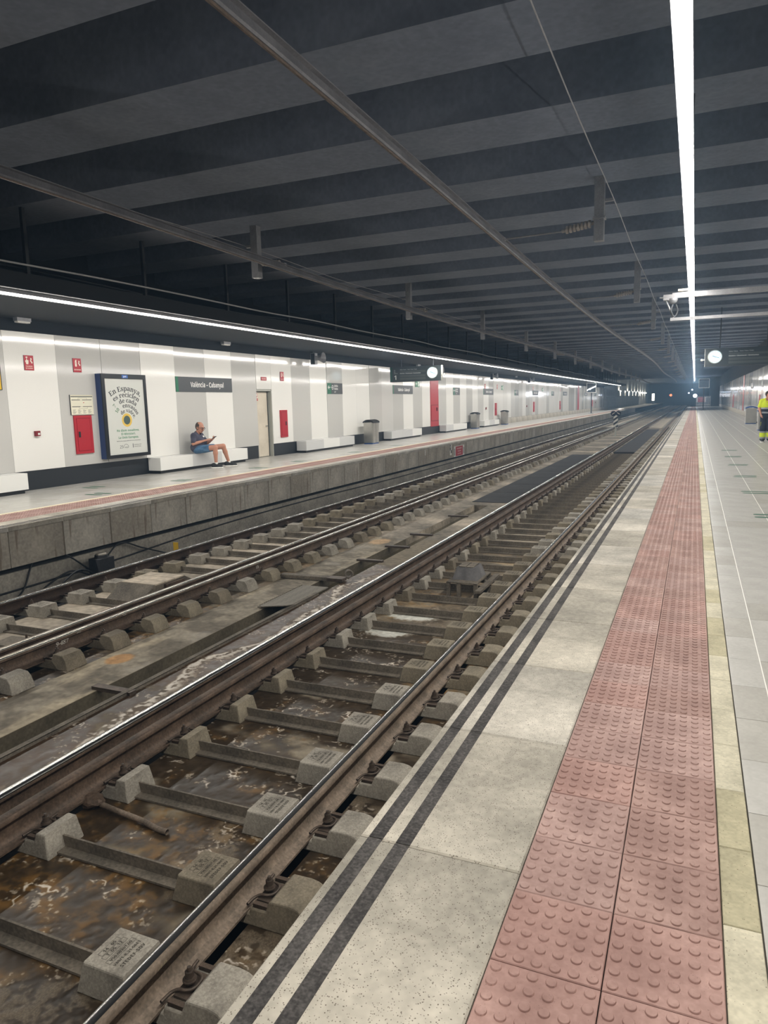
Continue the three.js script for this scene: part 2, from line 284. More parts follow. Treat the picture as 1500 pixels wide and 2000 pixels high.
{
  const P = platformLeft, ZE = 150;
  piece('base', merge([bz(-13.2, -9.55, -1.5, -0.05, -4, 240), bz(-9.55, -9.28, -1.5, -0.63, -4, 240), bz(-9.55, -9.18, -0.63, -0.1, -4, 240)]), M.ditch, P);
  piece('lower_wall', bz(-9.32, -9.24, -1.5, -0.72, -4, 240), M.lower, P);
  const es = [0, 1, 2].map((i) => tileGeo(0.494, 0.992, 0.075, 0.005, i * 0.4, i * 0.6)), band = metre(new THREE.BoxGeometry(0.05, 0.0024, 0.99));
  for (let i = 0; i < 124; i++) {
    const Z = 3.7 + i * 1.0, s = piece('edge_slab', pick(es), pick([M.edge, M.edgeB, M.edgeC]), P, [-9.35, 0, -Z]);
    if (i < 60) for (const x of [0.19, 0.10]) piece('anti_slip_band', band, M.strip, s, [x, 0.0006, 0]);
    piece('facing_panel', i % 3 ? PG(0) : PG(1), pick([M.face, M.face, M.faceB]), P, [-9.16, -0.075, -Z]);
  }
  function PG(k) { PG.g ??= [0, 1].map((i) => box(-0.06, 0.03, -0.545, 0, -0.494, 0.494, i * 0.7, i * 0.3)); return PG.g[k]; }
  const TZ = 0.328, TX = 0.34; const list = [tileGeo(TX - 0.004, TZ - 0.004, 0.05, 0.002)];
  for (let a = 0; a < 6; a++) for (let b = 0; b < 6; b++) { const g = new THREE.CylinderGeometry(0.0138, 0.0168, 0.0052, 5, 1); g.translate((a - 2.5) * TX / 6, 0.0024, (b - 2.5) * TZ / 6); list.push(metre(g)); }
  const tg = mergeGeometries(list), rest = [];
  for (let i = 0; i < 380; i++) for (const c of [0, 1]) { const Z = 5 + (i + 0.5) * TZ, x = -9.60 - (c + 0.5) * TX; if (i < 75) piece('tactile_tile', tg, pick([M.tact, M.tactB]), P, [x, 0, -Z]); else rest.push([x, 0, -Z]); }
  const im = new THREE.InstancedMesh(tg, M.tact, rest.length); rest.forEach((p, i) => im.setMatrixAt(i, new THREE.Matrix4().makeTranslation(...p))); stuff(put(im, 'far_tactile_tiles', P));
  piece('yellow_line', bz(-10.40, -10.285, -0.05, 0.001, -4, ZE), plain(0xddd2b4, 0.6), P);
  const gs = [0, 1, 2].map((i) => tileGeo(0.496, 0.596, 0.05, 0.0015, i * 0.33, i * 0.41)), fl = [];
  for (let c = 0; c < 6; c++) for (let i = 0; i < 210; i++) { const Z = 5.3 + i * 0.6, x = -10.65 - c * 0.5; if (Z < 30) piece('floor_tile', pick(gs), pick([M.grey, M.greyB, M.greyC]), P, [x, 0, -Z]); else fl.push(gs[i % 3].clone().translate(x, 0, -Z)); }
  stuff(piece('far_floor_tiles', mergeGeometries(fl), M.grey, P));
  piece('far_deck', bz(-13.2, -9.1, -0.05, 0, 128, 240), M.face, P);
}

// ------------------------------------------------------------------ structure: walls, ceiling
const PAN = 1.305, WX = -12.9, RX = 3.7, TOPW = 3.3;
function wallPanels(side) {
  const left = side === 'left', S = left ? 1 : -1, X = left ? WX : RX, W = structure('wall_' + side), zEnd = left ? 116.2 : 132;
  piece('backing', left ? bz(-13.6, -13.12, -0.6, 6.1, -4, 240) : bz(3.82, 4.3, -1.5, 6.1, -4, 240), M.upper, W);
  piece('upper_band', left ? bz(-13.12, -12.93, TOPW, 3.62, -4, zEnd) : bz(3.73, 3.82, TOPW, 5.8, -4, zEnd), M.upper, W);
  const geo = (w, y0, y1) => { const t = 0.02, g = new THREE.BoxGeometry(t, y1 - y0 - 0.004, w - 0.006); g.translate(-S * t / 2, (y0 + y1) / 2, 0); return metre(g); };
  const full = geo(PAN, 0.41, TOPW), cache = {};
  const tone = { w: M.white, l: M.whiteB, p: M.pale, m: M.mid, r: M.red };
  const known = 'mwmmwmwm-wmwmwwmpmwmwrmwmwmwpwm'.split(''); // from Z = 9.1 on, the dash is the doorway
  let Z = left ? 9.19 : 9.3; const seq = []; let k = 0;
  if (left) { for (let z = 9.19 - PAN; z > -3.5; z -= PAN) seq.push([z, PAN, pick(['w', 'm', 'p'])]); }
  else for (let z = 9.3 - PAN; z > -3.5; z -= PAN) seq.push([z, PAN, pick(['w', 'm', 'p'])]);
  while (Z < zEnd - 0.6) {
    const c = left && k < known.length ? known[k] : pick(['w', 'w', 'm', 'p', 'p', 'l']); k++;
    const isR = left ? Math.abs(Z - 88.7) < 0.66 : Math.abs(Z - 67) < 0.66;
    if (c === '-') { seq.push([Z, 0.89, '-']); Z += 0.89; } else { seq.push([Z, PAN, isR ? 'r' : c]); Z += PAN; }
  }
  for (const [z, w, c] of seq) {
    const m = c === '-' ? piece('panel', geo(w, 2.21, TOPW), M.whiteB, W, [X, 0, -(z + w / 2)]) : piece('panel', full, tone[c], W, [X, 0, -(z + w / 2)]);
    m.rotation.y = rr(-0.006, 0.006); m.rotation.z = rr(-0.004, 0.004);
  }
  return W;
}
const wallLeft = wallPanels('left'), wallRight = wallPanels('right');
piece('liner', merge([bz(-13.12, -12.935, 0.0, TOPW, -4, 19.60), bz(-13.12, -12.935, 0.0, TOPW, 20.54, 116.2)]), M.dark, wallLeft);
piece('liner', bz(3.73, 3.82, 0.0, TOPW, -4, 132), M.dark, wallRight);
const baseLeft = structure('baseboard_left');
for (const [a, b] of [[-4, 19.60], [20.54, 51]]) piece('plinth', bz(-12.935, -12.915, 0.001, 0.408, a, b), M.plinth, baseLeft);
for (let Z = 51; Z < 116; Z += 1.305) piece('plinth_block', bz(-12.935, -12.90, 0.001, 0.40, Z, Z + 1.29), M.face, baseLeft);
const baseRight = structure('baseboard_right');
for (let Z = 6; Z < 131; Z += 1.305) piece('plinth_block', bz(3.70, 3.728, 0.001, 0.40, Z, Z + 1.29), Z < 52 ? M.plinth : M.face, baseRight);
{ // beyond the panelled wall, dark ribbed sheeting
  const W = structure('wall_far_left');
  piece('sheet', bz(-13.12, -13.0, -0.05, 6, 116.3, 240), M.ribbed, W);
  for (let Z = 117; Z < 190; Z += 1.7) piece('rib', bz(-13.0, -12.72, 0, 3.1, Z, Z + 0.5), M.ribbed, W);
  piece('ledge', bz(-13.0, -12.6, 1.95, 2.15, 116.3, 200), M.ribbed, W);
  piece('return', bz(-13.0, -12.6, 0, 3.5, 116.2, 116.4), M.ribbed, W);
}
piece('sheet', bz(-13.6, 4.3, -1.5, 6.1, 240, 240.4), M.upper, structure('wall_front'));
piece('sheet', bz(-13.6, 4.3, -1.5, 6.1, -4.4, -4), M.upper, structure('wall_back'));
{
  const C = structure('ceiling');
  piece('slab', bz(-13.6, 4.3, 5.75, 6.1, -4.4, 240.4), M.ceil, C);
  const prof = [[-0.48, 0], [0.48, 0], [0.56, 0.85], [-0.56, 0.85]];
  const s = new THREE.Shape(prof.map((p) => new THREE.Vector2(...p))), g = new THREE.ExtrudeGeometry(s, { depth: 17.4, bevelEnabled: true, bevelSize: 0.02, bevelThickness: 0.01, bevelSegments: 1 }); g.rotateY(Math.PI / 2); g.translate(-13.6, 0, 0);
  const bg = metre(g);
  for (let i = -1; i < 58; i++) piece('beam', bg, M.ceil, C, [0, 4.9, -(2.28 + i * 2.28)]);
  const T = structure('ceiling_soffit'); // the low dark soffit over the far platform and what it hangs from
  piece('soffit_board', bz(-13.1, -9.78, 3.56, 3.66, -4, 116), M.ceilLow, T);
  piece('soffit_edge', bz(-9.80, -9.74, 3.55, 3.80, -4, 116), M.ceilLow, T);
  piece('cable_tray', merge([bz(-10.75, -10.30, 3.80, 3.83, -4, 116), bz(-10.75, -10.73, 3.83, 3.93, -4, 116), bz(-10.32, -10.30, 3.83, 3.93, -4, 116)]), M.dark, T);
  const hg = box(-0.03, 0.03, 3.66, 4.92, -0.03, 0.03);
  for (let i = 0; i < 38; i++) piece('hanger_rod', hg, M.dark, T, [-10.0, 0, -(3.3 + i * 2.72)]);
}

// ------------------------------------------------------------------ light lines
function lightLine(x, zEnd, label) {
  const t = thing('ceiling_light_line', label, 'light', [x, LED_Y, 0]);
  mesh('housing', bz(-0.05, 0.05, 0.0, 0.06, -4, zEnd), M.alu, t);
  mesh('diffuser', bz(-LED_W / 2, LED_W / 2, -0.03, 0, -3.9, zEnd - 0.1), M.led, t);
  return t;
}
const lr = lightLine(-0.13, 94.2, 'continuous white light line hanging over the nearer platform, close to its edge');
lightLine(-9.96, 110.2, 'continuous white light line under the dark soffit over the far platform');
for (let Z = 4.5; Z < 94; Z += 4.5) { const g = box(-0.008, 0.008, 0.06, 1.42, -Z - 0.008, -Z + 0.008); piece('suspension_wire', g, M.dark, lr); }

// ------------------------------------------------------------------ rails
const RAILP = [[-0.075, 0], [-0.075, 0.012], [-0.03, 0.026], [-0.012, 0.045], [-0.0085, 0.075], [-0.0085, 0.115], [-0.016, 0.128], [-0.036, 0.136], [-0.0362, 0.158], [-0.03, 0.168], [-0.018, 0.172]];
const railProfile = [...RAILP, ...RAILP.map(([x, y]) => [-x, y]).reverse()];
const smoothed = (g) => metre(toCreasedNormals(g, 0.7));
const railGeo = smoothed(extrudeZ(railProfile, 160).translate(0, 0, 4));
const CAP = [[-0.0367, 0.1555], [-0.0367, 0.1600], [-0.0350, 0.1642], [-0.0312, 0.1680], [-0.0255, 0.1706], [-0.0175, 0.1722], [-0.0085, 0.1731], [0, 0.1734]];
const capGeo = smoothed(extrudeZ([...CAP, ...CAP.slice(0, -1).map(([x, y]) => [-x, y]).reverse()], 160).translate(0, 0, 4));
const capHalf = smoothed(extrudeZ([...CAP, [0.016, 0.1728], [0.016, 0.160]], 160).translate(0, 0, 4));
function rail(x, label, cap, body) {
  const t = thing('rail', label, 'rail', [x, RY - 0.172, 0]);
  mesh('rail_body', railGeo, body, t);
  if (cap) mesh('running_surface', x === R2 ? capHalf : capGeo, cap, t);
  return t;
}
rail(R2, 'polished rail of the nearer track running right beside the near platform edge', M.steel, M.rustPale);
rail(R1, 'bright polished rail of the nearer track on its far side', M.steel, M.rust);
rail(T1, 'rusty unpolished third rail laid close beside the bright rail of the nearer track', null, M.rust);
rail(L2, 'rail of the far track on the side of the drain, nearest to the middle', M.steelDull, M.rust);
rail(T2, 'third rail laid close inside the middle-side rail of the far track', M.steelDull, M.rust);
rail(L1, 'rail of the far track running below the far platform wall', M.steel, M.rustDark);
{ // chalk marks on the rails
  let chalkN = 0; const chalkWhere = ['on the rail beside the platform edge', 'large, on the web of the middle rail at the left', 'in two capital letters further along the middle rail', 'small, second on the head of the middle rail', 'small, first on the head of the middle rail']; const chalk = (txt, x, y, Z, h, font, tilt, col) => {
    const t = canvasTex(256, 96, (k, w, hh) => { k.fillStyle = '#000'; k.fillRect(0, 0, w, hh); k.fillStyle = '#fff'; k.font = font; k.textAlign = 'center'; k.textBaseline = 'middle'; k.fillText(txt, w / 2, hh / 2); }, false);
    const m = new THREE.MeshStandardMaterial({ color: col, alphaMap: t, transparent: true, roughness: 0.9 });
    const g = plane(h * 256 / 96, h), o = mesh('chalk_mark', g, m); o.position.set(x, y, -Z); o.rotation.set(tilt, Math.PI / 2, 0, 'YXZ');
    o.userData = { label: `pale chalk writing ${chalkWhere[chalkN++]}`, category: 'chalk mark' };
  };
  chalk('| 8 95', R2 + 0.0375, RY - 0.026, 2.02, 0.024, 'italic 80px sans-serif', 0, 0xb8ac8c);
  chalk('9-487', L2 + 0.010, RY - 0.075, 5.05, 0.075, 'italic 80px serif', 0, 0xd8d4ca);
  chalk('TS', L2 + 0.010, RY - 0.075, 8.6, 0.08, '80px serif', 0, 0xd8d4ca);
  chalk('3:2,086', L2 + 0.0375, RY - 0.026, 5.9, 0.024, '60px serif', 0, 0xd8d4ca);
  chalk('1P18.28', L2 + 0.0375, RY - 0.026, 5.25, 0.024, '60px serif', 0, 0xd8d4ca);
}

// ------------------------------------------------------------------ sleepers
function blockGeo(p, d, taper, ou) { // profile p in x,y, length d across z, narrower on top
  const s = new THREE.Shape(p.map((q) => new THREE.Vector2(...q)));
  let g = new THREE.ExtrudeGeometry(s, { depth: d - 0.016, bevelEnabled: true, bevelSize: 0.008, bevelThickness: 0.008, bevelOffset: -0.008, bevelSegments: 2 }); g.translate(0, 0, -d / 2 + 0.008);
  const a = g.attributes.position; for (let i = 0; i < a.count; i++) a.setZ(i, a.getZ(i) * (1 + taper * (1 - a.getY(i) / 0.14)));
  g.deleteAttribute('normal'); g = g.index ? g.toNonIndexed() : g; g.computeVertexNormals(); return metre(g, ou, ou);
}
const pR2 = [[-0.38, 0], [-0.345, 0.14], [-0.125, 0.14], [-0.105, 0.058], [0.085, 0.058], [0.09, 0.085], [0.175, 0.088], [0.19, 0.13], [0.205, 0.142], [0.30, 0.146], [0.345, 0.138], [0.38, 0.118], [0.40, 0.09], [0.412, 0.05], [0.42, 0]];
const pR1 = [[-0.19, 0], [-0.185, 0.10], [-0.165, 0.138], [-0.125, 0.138], [-0.105, 0.058], [0.315, 0.058], [0.32, 0.085], [0.395, 0.088], [0.405, 0.13], [0.42, 0.138], [0.478, 0.138], [0.505, 0]];
const pL2 = [[-0.50, 0], [-0.47, 0.14], [-0.42, 0.14], [-0.39, 0.058], [0.085, 0.058], [0.09, 0.085], [0.175, 0.088], [0.195, 0.145], [0.225, 0.152], [0.32, 0.142], [0.355, 0.10], [0.385, 0]];
const pL1 = [[-0.40, 0], [-0.39, 0.08], [-0.33, 0.14], [-0.20, 0.14], [-0.17, 0.058], [0.08, 0.058], [0.085, 0.085], [0.155, 0.088], [0.165, 0.14], [0.395, 0.14], [0.42, 0]];
const blocks = { R2: [], R1: [], L2: [], L1: [] };
for (let i = 0; i < 2; i++) { blocks.R2.push(blockGeo(pR2, 0.225, 0.16, i * 0.23)); blocks.R1.push(blockGeo(pR1, 0.225, 0.16, i * 0.23)); blocks.L2.push(blockGeo(pL2, 0.225, 0.12, i * 0.23)); blocks.L1.push(blockGeo(pL1, 0.225, 0.12, i * 0.23)); }
const tieGeo = (len) => metre(merge([box(0, len, 0.008, 0.082, -0.006, 0.006), box(0, len, 0.004, 0.016, 0, 0.065)]));
const tieN = tieGeo(0.91), tieF = tieGeo(0.78);
// spring clip, seen from the rail it holds: x points away from the rail
const clipG = merge([
  tube([[-0.052, 0.012, 0.118], [-0.050, 0.012, 0.09], [-0.042, 0.016, 0.066], [-0.018, 0.024, 0.050], [0.012, 0.027, 0.047], [0.036, 0.027, 0.030], [0.043, 0.027, 0.0], [0.036, 0.027, -0.030], [0.012, 0.027, -0.047], [-0.018, 0.024, -0.050], [-0.042, 0.016, -0.066], [-0.050, 0.012, -0.09], [-0.052, 0.012, -0.118]], 0.0075, 48, 7),
  box(-0.03, 0.052, 0.001, 0.012, -0.07, 0.07), box(-0.025, 0.055, 0.001, 0.02, -0.112, -0.088), box(-0.025, 0.055, 0.001, 0.02, 0.088, 0.112),
]);
const boltG = merge([cyl(0.030, 0.030, 0.006, 16, 0, 0.034), cyl(0.024, 0.022, 0.010, 14, 0, 0.04), cyl(0.019, 0.019, 0.026, 6, 0, 0.05), cyl(0.009, 0.009, 0.018, 8, 0, 0.076), cyl(0.012, 0.012, 0.04, 8, 0, 0)]);
const clipFarG = merge([box(-0.045, 0.045, 0.001, 0.032, -0.045, 0.045), box(-0.018, 0.018, 0.032, 0.085, -0.018, 0.018), box(-0.055, -0.042, 0.008, 0.02, -0.11, 0.11)]);
const letteringMat = new THREE.MeshStandardMaterial({ color: 0x3a352d, roughness: 0.95, transparent: true, alphaMap: canvasTex(256, 256, (k, w, h) => {
  k.fillStyle = '#000'; k.fillRect(0, 0, w, h); k.fillStyle = '#c0c0c0'; k.textAlign = 'center'; k.save(); k.translate(w / 2, h / 2); k.rotate(-Math.PI / 2); k.translate(-w / 2, -h / 2);
  k.font = 'bold 30px sans-serif'; k.fillText('14   05', w / 2, 46); k.fillText('T  05  12', w / 2, 84); k.font = 'bold 26px sans-serif'; k.fillText('VS0.00201.00', w / 2, 132); k.fillText('V80/1-R.31-06E1', w / 2, 178); k.font = 'bold 32px sans-serif'; k.fillText('STEDEF-SDV', w / 2, 222);
  k.strokeStyle = '#909090'; k.lineWidth = 3; k.strokeRect(58, 18, 140, 34); k.strokeRect(46, 58, 164, 32); k.strokeRect(30, 106, 196, 34); k.restore();
}, false) });
const letterN = plane(0.19, 0.205).rotateX(-Math.PI / 2).rotateY(0), letterF = plane(0.24, 0.19).rotateX(-Math.PI / 2);
const ord = ['first', 'second', 'third', 'fourth', 'fifth', 'sixth', 'seventh', 'eighth', 'ninth', 'tenth', 'eleventh', 'twelfth', 'thirteenth', 'fourteenth', 'fifteenth', 'sixteenth', 'seventeenth', 'eighteenth', 'nineteenth', 'twentieth'];
for (const t of ['twenty', 'thirty']) { for (const u of ord.slice(0, 9)) ord.push(`${t}-${u}`); ord.push(t === 'twenty' ? 'thirtieth' : 'fortieth'); }
const bm = [M.block, M.block, M.blockB, M.blockC];
function clip(t, x, s, full, dz = 0) {
  const c = piece('rail_clip', full ? clipG : clipFarG, M.iron, t, [x, 0.0875, dz]); if (s < 0) c.rotation.y = Math.PI;
  if (full) mesh('bolt', boltG, M.iron, c);
}
for (let i = 0, n = 0; i < 100; i++) {
  const Z = 0.85 + i * 0.612, vis = Z > 1.3, full = Z < 16;
  const lab = vis && n < 40 ? `${ord[n]} twin-block concrete sleeper of the nearer track, counted from the camera` : vis ? 'twin-block concrete sleeper of the nearer track, further than the fortieth from the camera' : 'twin-block concrete sleeper of the nearer track, closer than the first whole one';
  if (vis) n++;
  const t = thing('railway_sleeper', lab, 'sleeper', [0, SLAB, -Z], 0, 'sleepers of the nearer track');
  const m = pick(bm);
  const b2 = piece('block', pick(blocks.R2), m, t, [R2, 0, 0]), b1 = piece('block', pick(blocks.R1), pick(bm), t, [R1, 0, 0]);
  if (Z < 12) mesh('cast_lettering', letterN, letteringMat, b2, [-0.235, 0.1412, 0]);
  if (Z < 33 || Z > 84) mesh('tie_bar', tieN, M.tie, t, [R1 + 0.47, 0, 0]);
  clip(t, R2 + 0.128, 1, full); clip(t, T1 + 0.128, 1, full);
}
for (let i = 0, n = 0; i < 100; i++) {
  const Z = 4.27 - 0.61 * 2 + i * 0.61, vis = Z > 3.6, full = Z < 12;
  const lab = vis && n < 40 ? `${ord[n]} twin-block concrete sleeper of the far track, counted from the left picture edge` : vis ? 'twin-block concrete sleeper of the far track, beyond the fortieth from the left' : 'twin-block concrete sleeper of the far track, before the first one in full view';
  if (vis) n++;
  const t = thing('railway_sleeper', lab, 'sleeper', [0, SLAB, -Z], 0, 'sleepers of the far track');
  piece('block', pick(blocks.L2), pick(bm), t, [L2, 0, 0]); const b = piece('block', pick(blocks.L1), pick(bm), t, [L1, 0, 0]);
  if (Z < 12) mesh('cast_lettering', letterF, letteringMat, b, [0.26, 0.1412, 0]);
  if (Z < 6.8 || Z > 8.06) mesh('tie_bar', tieF, M.tie, t, [L1 + 0.40, 0, 0]);
  clip(t, L2 + 0.128, 1, full); clip(t, L1 + 0.1, 1, full);
}
{ // the sleepers too far to tell apart
  const list = []; for (let i = 0; i < 130; i++) { const Z = 62.1 + i * 0.612; for (const [x, g] of [[R2, 'R2'], [R1, 'R1'], [L2, 'L2'], [L1, 'L1']]) list.push([x, SLAB, -Z, g]); }
  for (const k of ['R2', 'R1', 'L2', 'L1']) { const l = list.filter((q) => q[3] === k), im = new THREE.InstancedMesh(blocks[k][0], M.block, l.length); l.forEach((q, i) => im.setMatrixAt(i, new THREE.Matrix4().makeTranslation(q[0], q[1], q[2]))); put(im, 'distant_sleepers'); im.userData = { kind: 'stuff', label: 'rows of distant sleeper blocks under the rails', category: 'sleepers' }; }
}

// ------------------------------------------------------------------ things on the track bed
{
  const b = thing('signal_beacon', 'grey trapezoid beacon box on a small steel stand between the nearer rails', 'beacon', [-2.62, SLAB, -8.75]);
  const body = new THREE.CylinderGeometry(0.17, 0.235, 0.15, 4, 1); body.rotateY(Math.PI / 4); body.scale(1, 1, 1.25);
  mesh('housing', metre(body.toNonIndexed()).translate(0, 0.285, 0), mottled([96, 94, 94], [30, 30, 30], 0.3, { seed: 91, size: 128, rough: 0.7 }), b);
  for (let i = 0; i < 3; i++) for (let j = 0; j < 2; j++) piece('lid_pad', box(-0.10 + j * 0.105, -0.01 + j * 0.105, 0.36, 0.372, -0.135 + i * 0.095, -0.055 + i * 0.095), M.tie, b);
  mesh('plate', box(-0.2, 0.2, 0.195, 0.21, -0.34, 0.34), M.tie, b);
  for (const [x, z] of [[-0.18, 0.32], [0.18, 0.32], [-0.18, -0.32], [0.18, -0.32], [-0.04, 0.32]]) piece('leg', box(x - 0.025, x + 0.025, 0.02, 0.2, z - 0.02, z + 0.02), M.tie, b);
  piece('cross_bar', box(-0.25, 0.30, 0.0, 0.03, 0.40, 0.46), M.tie, b); piece('cross_bar', box(-0.1, 0.30, 0.1, 0.13, -0.2, -0.15), M.tie, b); piece('cross_bar', box(0.22, 0.29, 0.13, 0.16, -0.45, 0.5), M.tie, b);
}
{
  const t = thing('drain_cover', 'bent perforated metal drain cover lying askew over the open channel', 'drain cover', [-4.67, SLAB, -7.75]);
  const g = new THREE.BoxGeometry(0.40, 0.012, 1.12, 6, 1, 14), p = g.attributes.position;
  for (let i = 0; i < p.count; i++) { const z = p.getZ(i), x = p.getX(i); p.setY(i, p.getY(i) + 0.02 + (z > 0.3 ? (z - 0.3) * (0.10 + x * 0.5) : 0)); }
  g.computeVertexNormals(); mesh('plate', metre(g.toNonIndexed()), mottled([116, 110, 98], [50, 48, 44], 0.12, { seed: 93, size: 256, rough: 0.6, metal: 0.3, bump: 0.003 }), t);
  for (let i = 0; i < 22; i++) piece('edge_tooth', box(-0.206, -0.196, 0.014, 0.032, -0.545 + i * 0.049, -0.52 + i * 0.049), M.tie, t);
}
{
  const t = thing('plank', 'weathered plank lying across the bed from the far sleepers to the drain', 'plank', [-4.98, SLAB, -8.72], 0.03);
  mesh('board', merge([box(-0.46, 0.46, 0.01, 0.05, -0.07, 0.07), box(-0.46, 0.30, 0.05, 0.058, -0.055, 0.055)]), M.tie, t); mesh('steel_end', box(0.30, 0.54, 0.012, 0.056, -0.076, 0.076), M.iron, t);
}
{ const t = thing('pipe_stub', 'short pipe end with pale debris in the drain beyond the plank', 'pipe', [-4.62, -0.965, -9.25]);
  const g = new THREE.TorusGeometry(0.055, 0.014, 8, 20); g.rotateY(0.6); mesh('ring', metre(g.toNonIndexed()).translate(0, 0.11, 0), M.tie, t); const c = new THREE.CylinderGeometry(0.052, 0.052, 0.12, 14, 1, true); c.rotateX(Math.PI / 2); c.rotateY(0.6); mesh('barrel', metre(c.toNonIndexed()).translate(-0.03, 0.11, -0.05), M.iron, t);
  const dl = []; for (let i = 0; i < 26; i++) { const d = new THREE.IcosahedronGeometry(rr(0.012, 0.03), 0); d.scale(1.4, 0.6, 1); d.rotateY(rr(0, 3)); d.translate(rr(-0.13, 0.13), rr(0, 0.05), rr(-0.1, 0.16)); dl.push(d); } stuff(mesh('debris', merge(dl), M.beige, t)); }
{ const t = thing('hammer', 'rusty rod with a lumpy head lying on the wet bed between the nearer rails', 'tool', [-3.1, SLAB, -3.05]);
  mesh('shaft', metre(tube([[-0.22, 0.03, -0.02], [-0.05, 0.026, 0.0], [0.15, 0.022, 0.02], [0.30, 0.018, 0.05], [0.36, 0.016, 0.05]], 0.017, 30, 9).toNonIndexed()), M.rustPale, t);
  const h = new THREE.IcosahedronGeometry(0.06, 2); h.scale(1.7, 0.7, 1.1); const p = h.attributes.position; for (let i = 0; i < p.count; i++) { const k = 1 + 0.22 * (hash(Math.round(p.getX(i) * 90) + 50, Math.round(p.getZ(i) * 90 + p.getY(i) * 60) + 50, 3) - 0.5); p.setXYZ(i, p.getX(i) * k, p.getY(i) * k, p.getZ(i) * k); } h.computeVertexNormals(); h.translate(-0.30, 0.04, -0.02); mesh('head', metre(h), M.rust, t); }
{ const t = thing('ramp_block', 'weathered board-clad ramp block between the rails of the far track', 'ramp', [-6.69, SLAB, -7.42]);
  const s = new THREE.Shape([[-0.62, 0], [0.62, 0], [0.30, 0.17], [-0.30, 0.17]].map((p) => new THREE.Vector2(...p)));
  const g = new THREE.ExtrudeGeometry(s, { depth: 0.56, bevelEnabled: true, bevelSize: 0.008, bevelThickness: 0.008, bevelSegments: 1 }); g.rotateY(Math.PI / 2); g.translate(-0.28, 0.008, 0); mesh('core', metre(g), M.tie, t);
  for (let i = 0; i < 3; i++) piece('board', box(-0.288, 0.288, 0.178, 0.194, -0.29 + i * 0.195, -0.105 + i * 0.195), M.bedFar, t); mesh('rusty_edge', box(0.288, 0.33, 0.02, 0.16, -0.25, 0.12), M.rust, t); }
{ const t = thing('fixing_plate', 'flat steel plate with two upright bolts lying between the far rails', 'plate', [-6.55, SLAB + 0.002, -5.2], 0.05);
  mesh('plate', box(-0.30, 0.30, 0, 0.02, -0.14, 0.14), M.tie, t); for (const x of [0.05, 0.2]) piece('bolt', merge([cyl(0.012, 0.012, 0.09, 8, x, 0.02, -0.02), cyl(0.022, 0.022, 0.014, 6, x, 0.02, -0.02)]), M.iron, t); }
{ const t = thing('cable_junction', 'dark cable junction box with looping cables below the far platform wall', 'junction box', [-8.95, -1.15, -8.75]);
  mesh('box', merge([box(-0.12, 0.12, 0.12, 0.38, -0.16, 0.16), cyl(0.11, 0.1, 0.05, 14, 0, 0.38, 0), box(-0.05, 0.05, 0.0, 0.12, -0.06, 0.06)]), M.rubber, t); mesh('lid', merge([cyl(0.09, 0.085, 0.02, 14, 0, 0.43, 0)]), M.block, t);
  for (const c of [[[-0.1, 0.2, 0.16], [-0.2, 0.55, 0.6], [-0.28, 0.6, 1.0], [-0.22, 0.1, 1.4], [-0.1, 0.02, 2.0]], [[0.02, 0.15, 0.16], [0.1, 0.3, 0.6], [0.05, 0.02, 1.1]], [[-0.1, 0.3, -0.16], [-0.16, 0.5, -0.6], [-0.2, 0.3, -1.2], [-0.1, 0.03, -1.9]], [[-0.05, 0.1, 0.16], [-0.15, 0.25, 0.5], [-0.18, 0.02, 1.2], [0.1, 0.02, 1.7]]]) piece('cable', metre(tube(c, 0.014, 30, 7).toNonIndexed()), M.dark, t); }
{ const c = mesh('trackside_cable', metre(tube([[-9.215, -1.0, -6], [-9.215, -0.96, -9], [-9.215, -0.84, -12], [-9.215, -0.80, -16], [-9.215, -0.84, -22], [-9.215, -0.82, -34]], 0.014, 60, 6).toNonIndexed()), M.dark); c.userData = { label: 'thin dark cable clipped along the low wall under the far platform', category: 'cable' }; }
{ const t = thing('warning_tag', 'small yellow tag standing behind the rail below the far platform wall', 'tag', [-8.1, -0.87, -9.6]); mesh('plate', box(-0.05, 0.05, 0.10, 0.24, -0.006, 0.006), M.gold, t); mesh('stake', box(-0.008, 0.008, 0, 0.1, -0.006, 0.006), M.iron, t); }
{ // striped post between the tracks
  const t = thing('striped_marker', 'slim marker post with a diagonal black and white board between the tracks', 'marker', [-4.76, SLAB, -49.7]);
  mesh('post', merge([cyl(0.05, 0.05, 0.62, 10), box(-0.14, 0.14, 0, 0.02, -0.14, 0.14)]), M.frame, t);
  const tx = canvasTex(64, 256, (k, w, h) => { k.fillStyle = '#d8d8d2'; k.fillRect(0, 0, w, h); k.fillStyle = '#26282a'; for (let y = -60; y < h + 80; y += 84) { k.beginPath(); k.moveTo(0, y + 60); k.lineTo(w, y); k.lineTo(w, y + 42); k.lineTo(0, y + 102); k.fill(); } });
  mesh('board', box(-0.14, 0.14, 0.55, 1.42, -0.02, 0.015), M.darkGrey, t); mesh('stripes', plane(0.28, 0.87, 0, 0.985, 0.0165), new THREE.MeshStandardMaterial({ map: tx, roughness: 0.5 }), t);
  for (const s of [-1, 1]) { const d = new THREE.CylinderGeometry(0.17, 0.17, 0.04, 20); d.rotateX(Math.PI / 2); piece('disc', metre(d.toNonIndexed()), M.navy, t, [s * 0.16, 1.5, 0]); const a = box(-0.1, 0.1, -0.018, 0.018, 0.02, 0.026); const q = piece('arrow', a, M.sole, t, [s * 0.16, 1.5, 0]); q.rotation.z = -s * 0.6; }
}

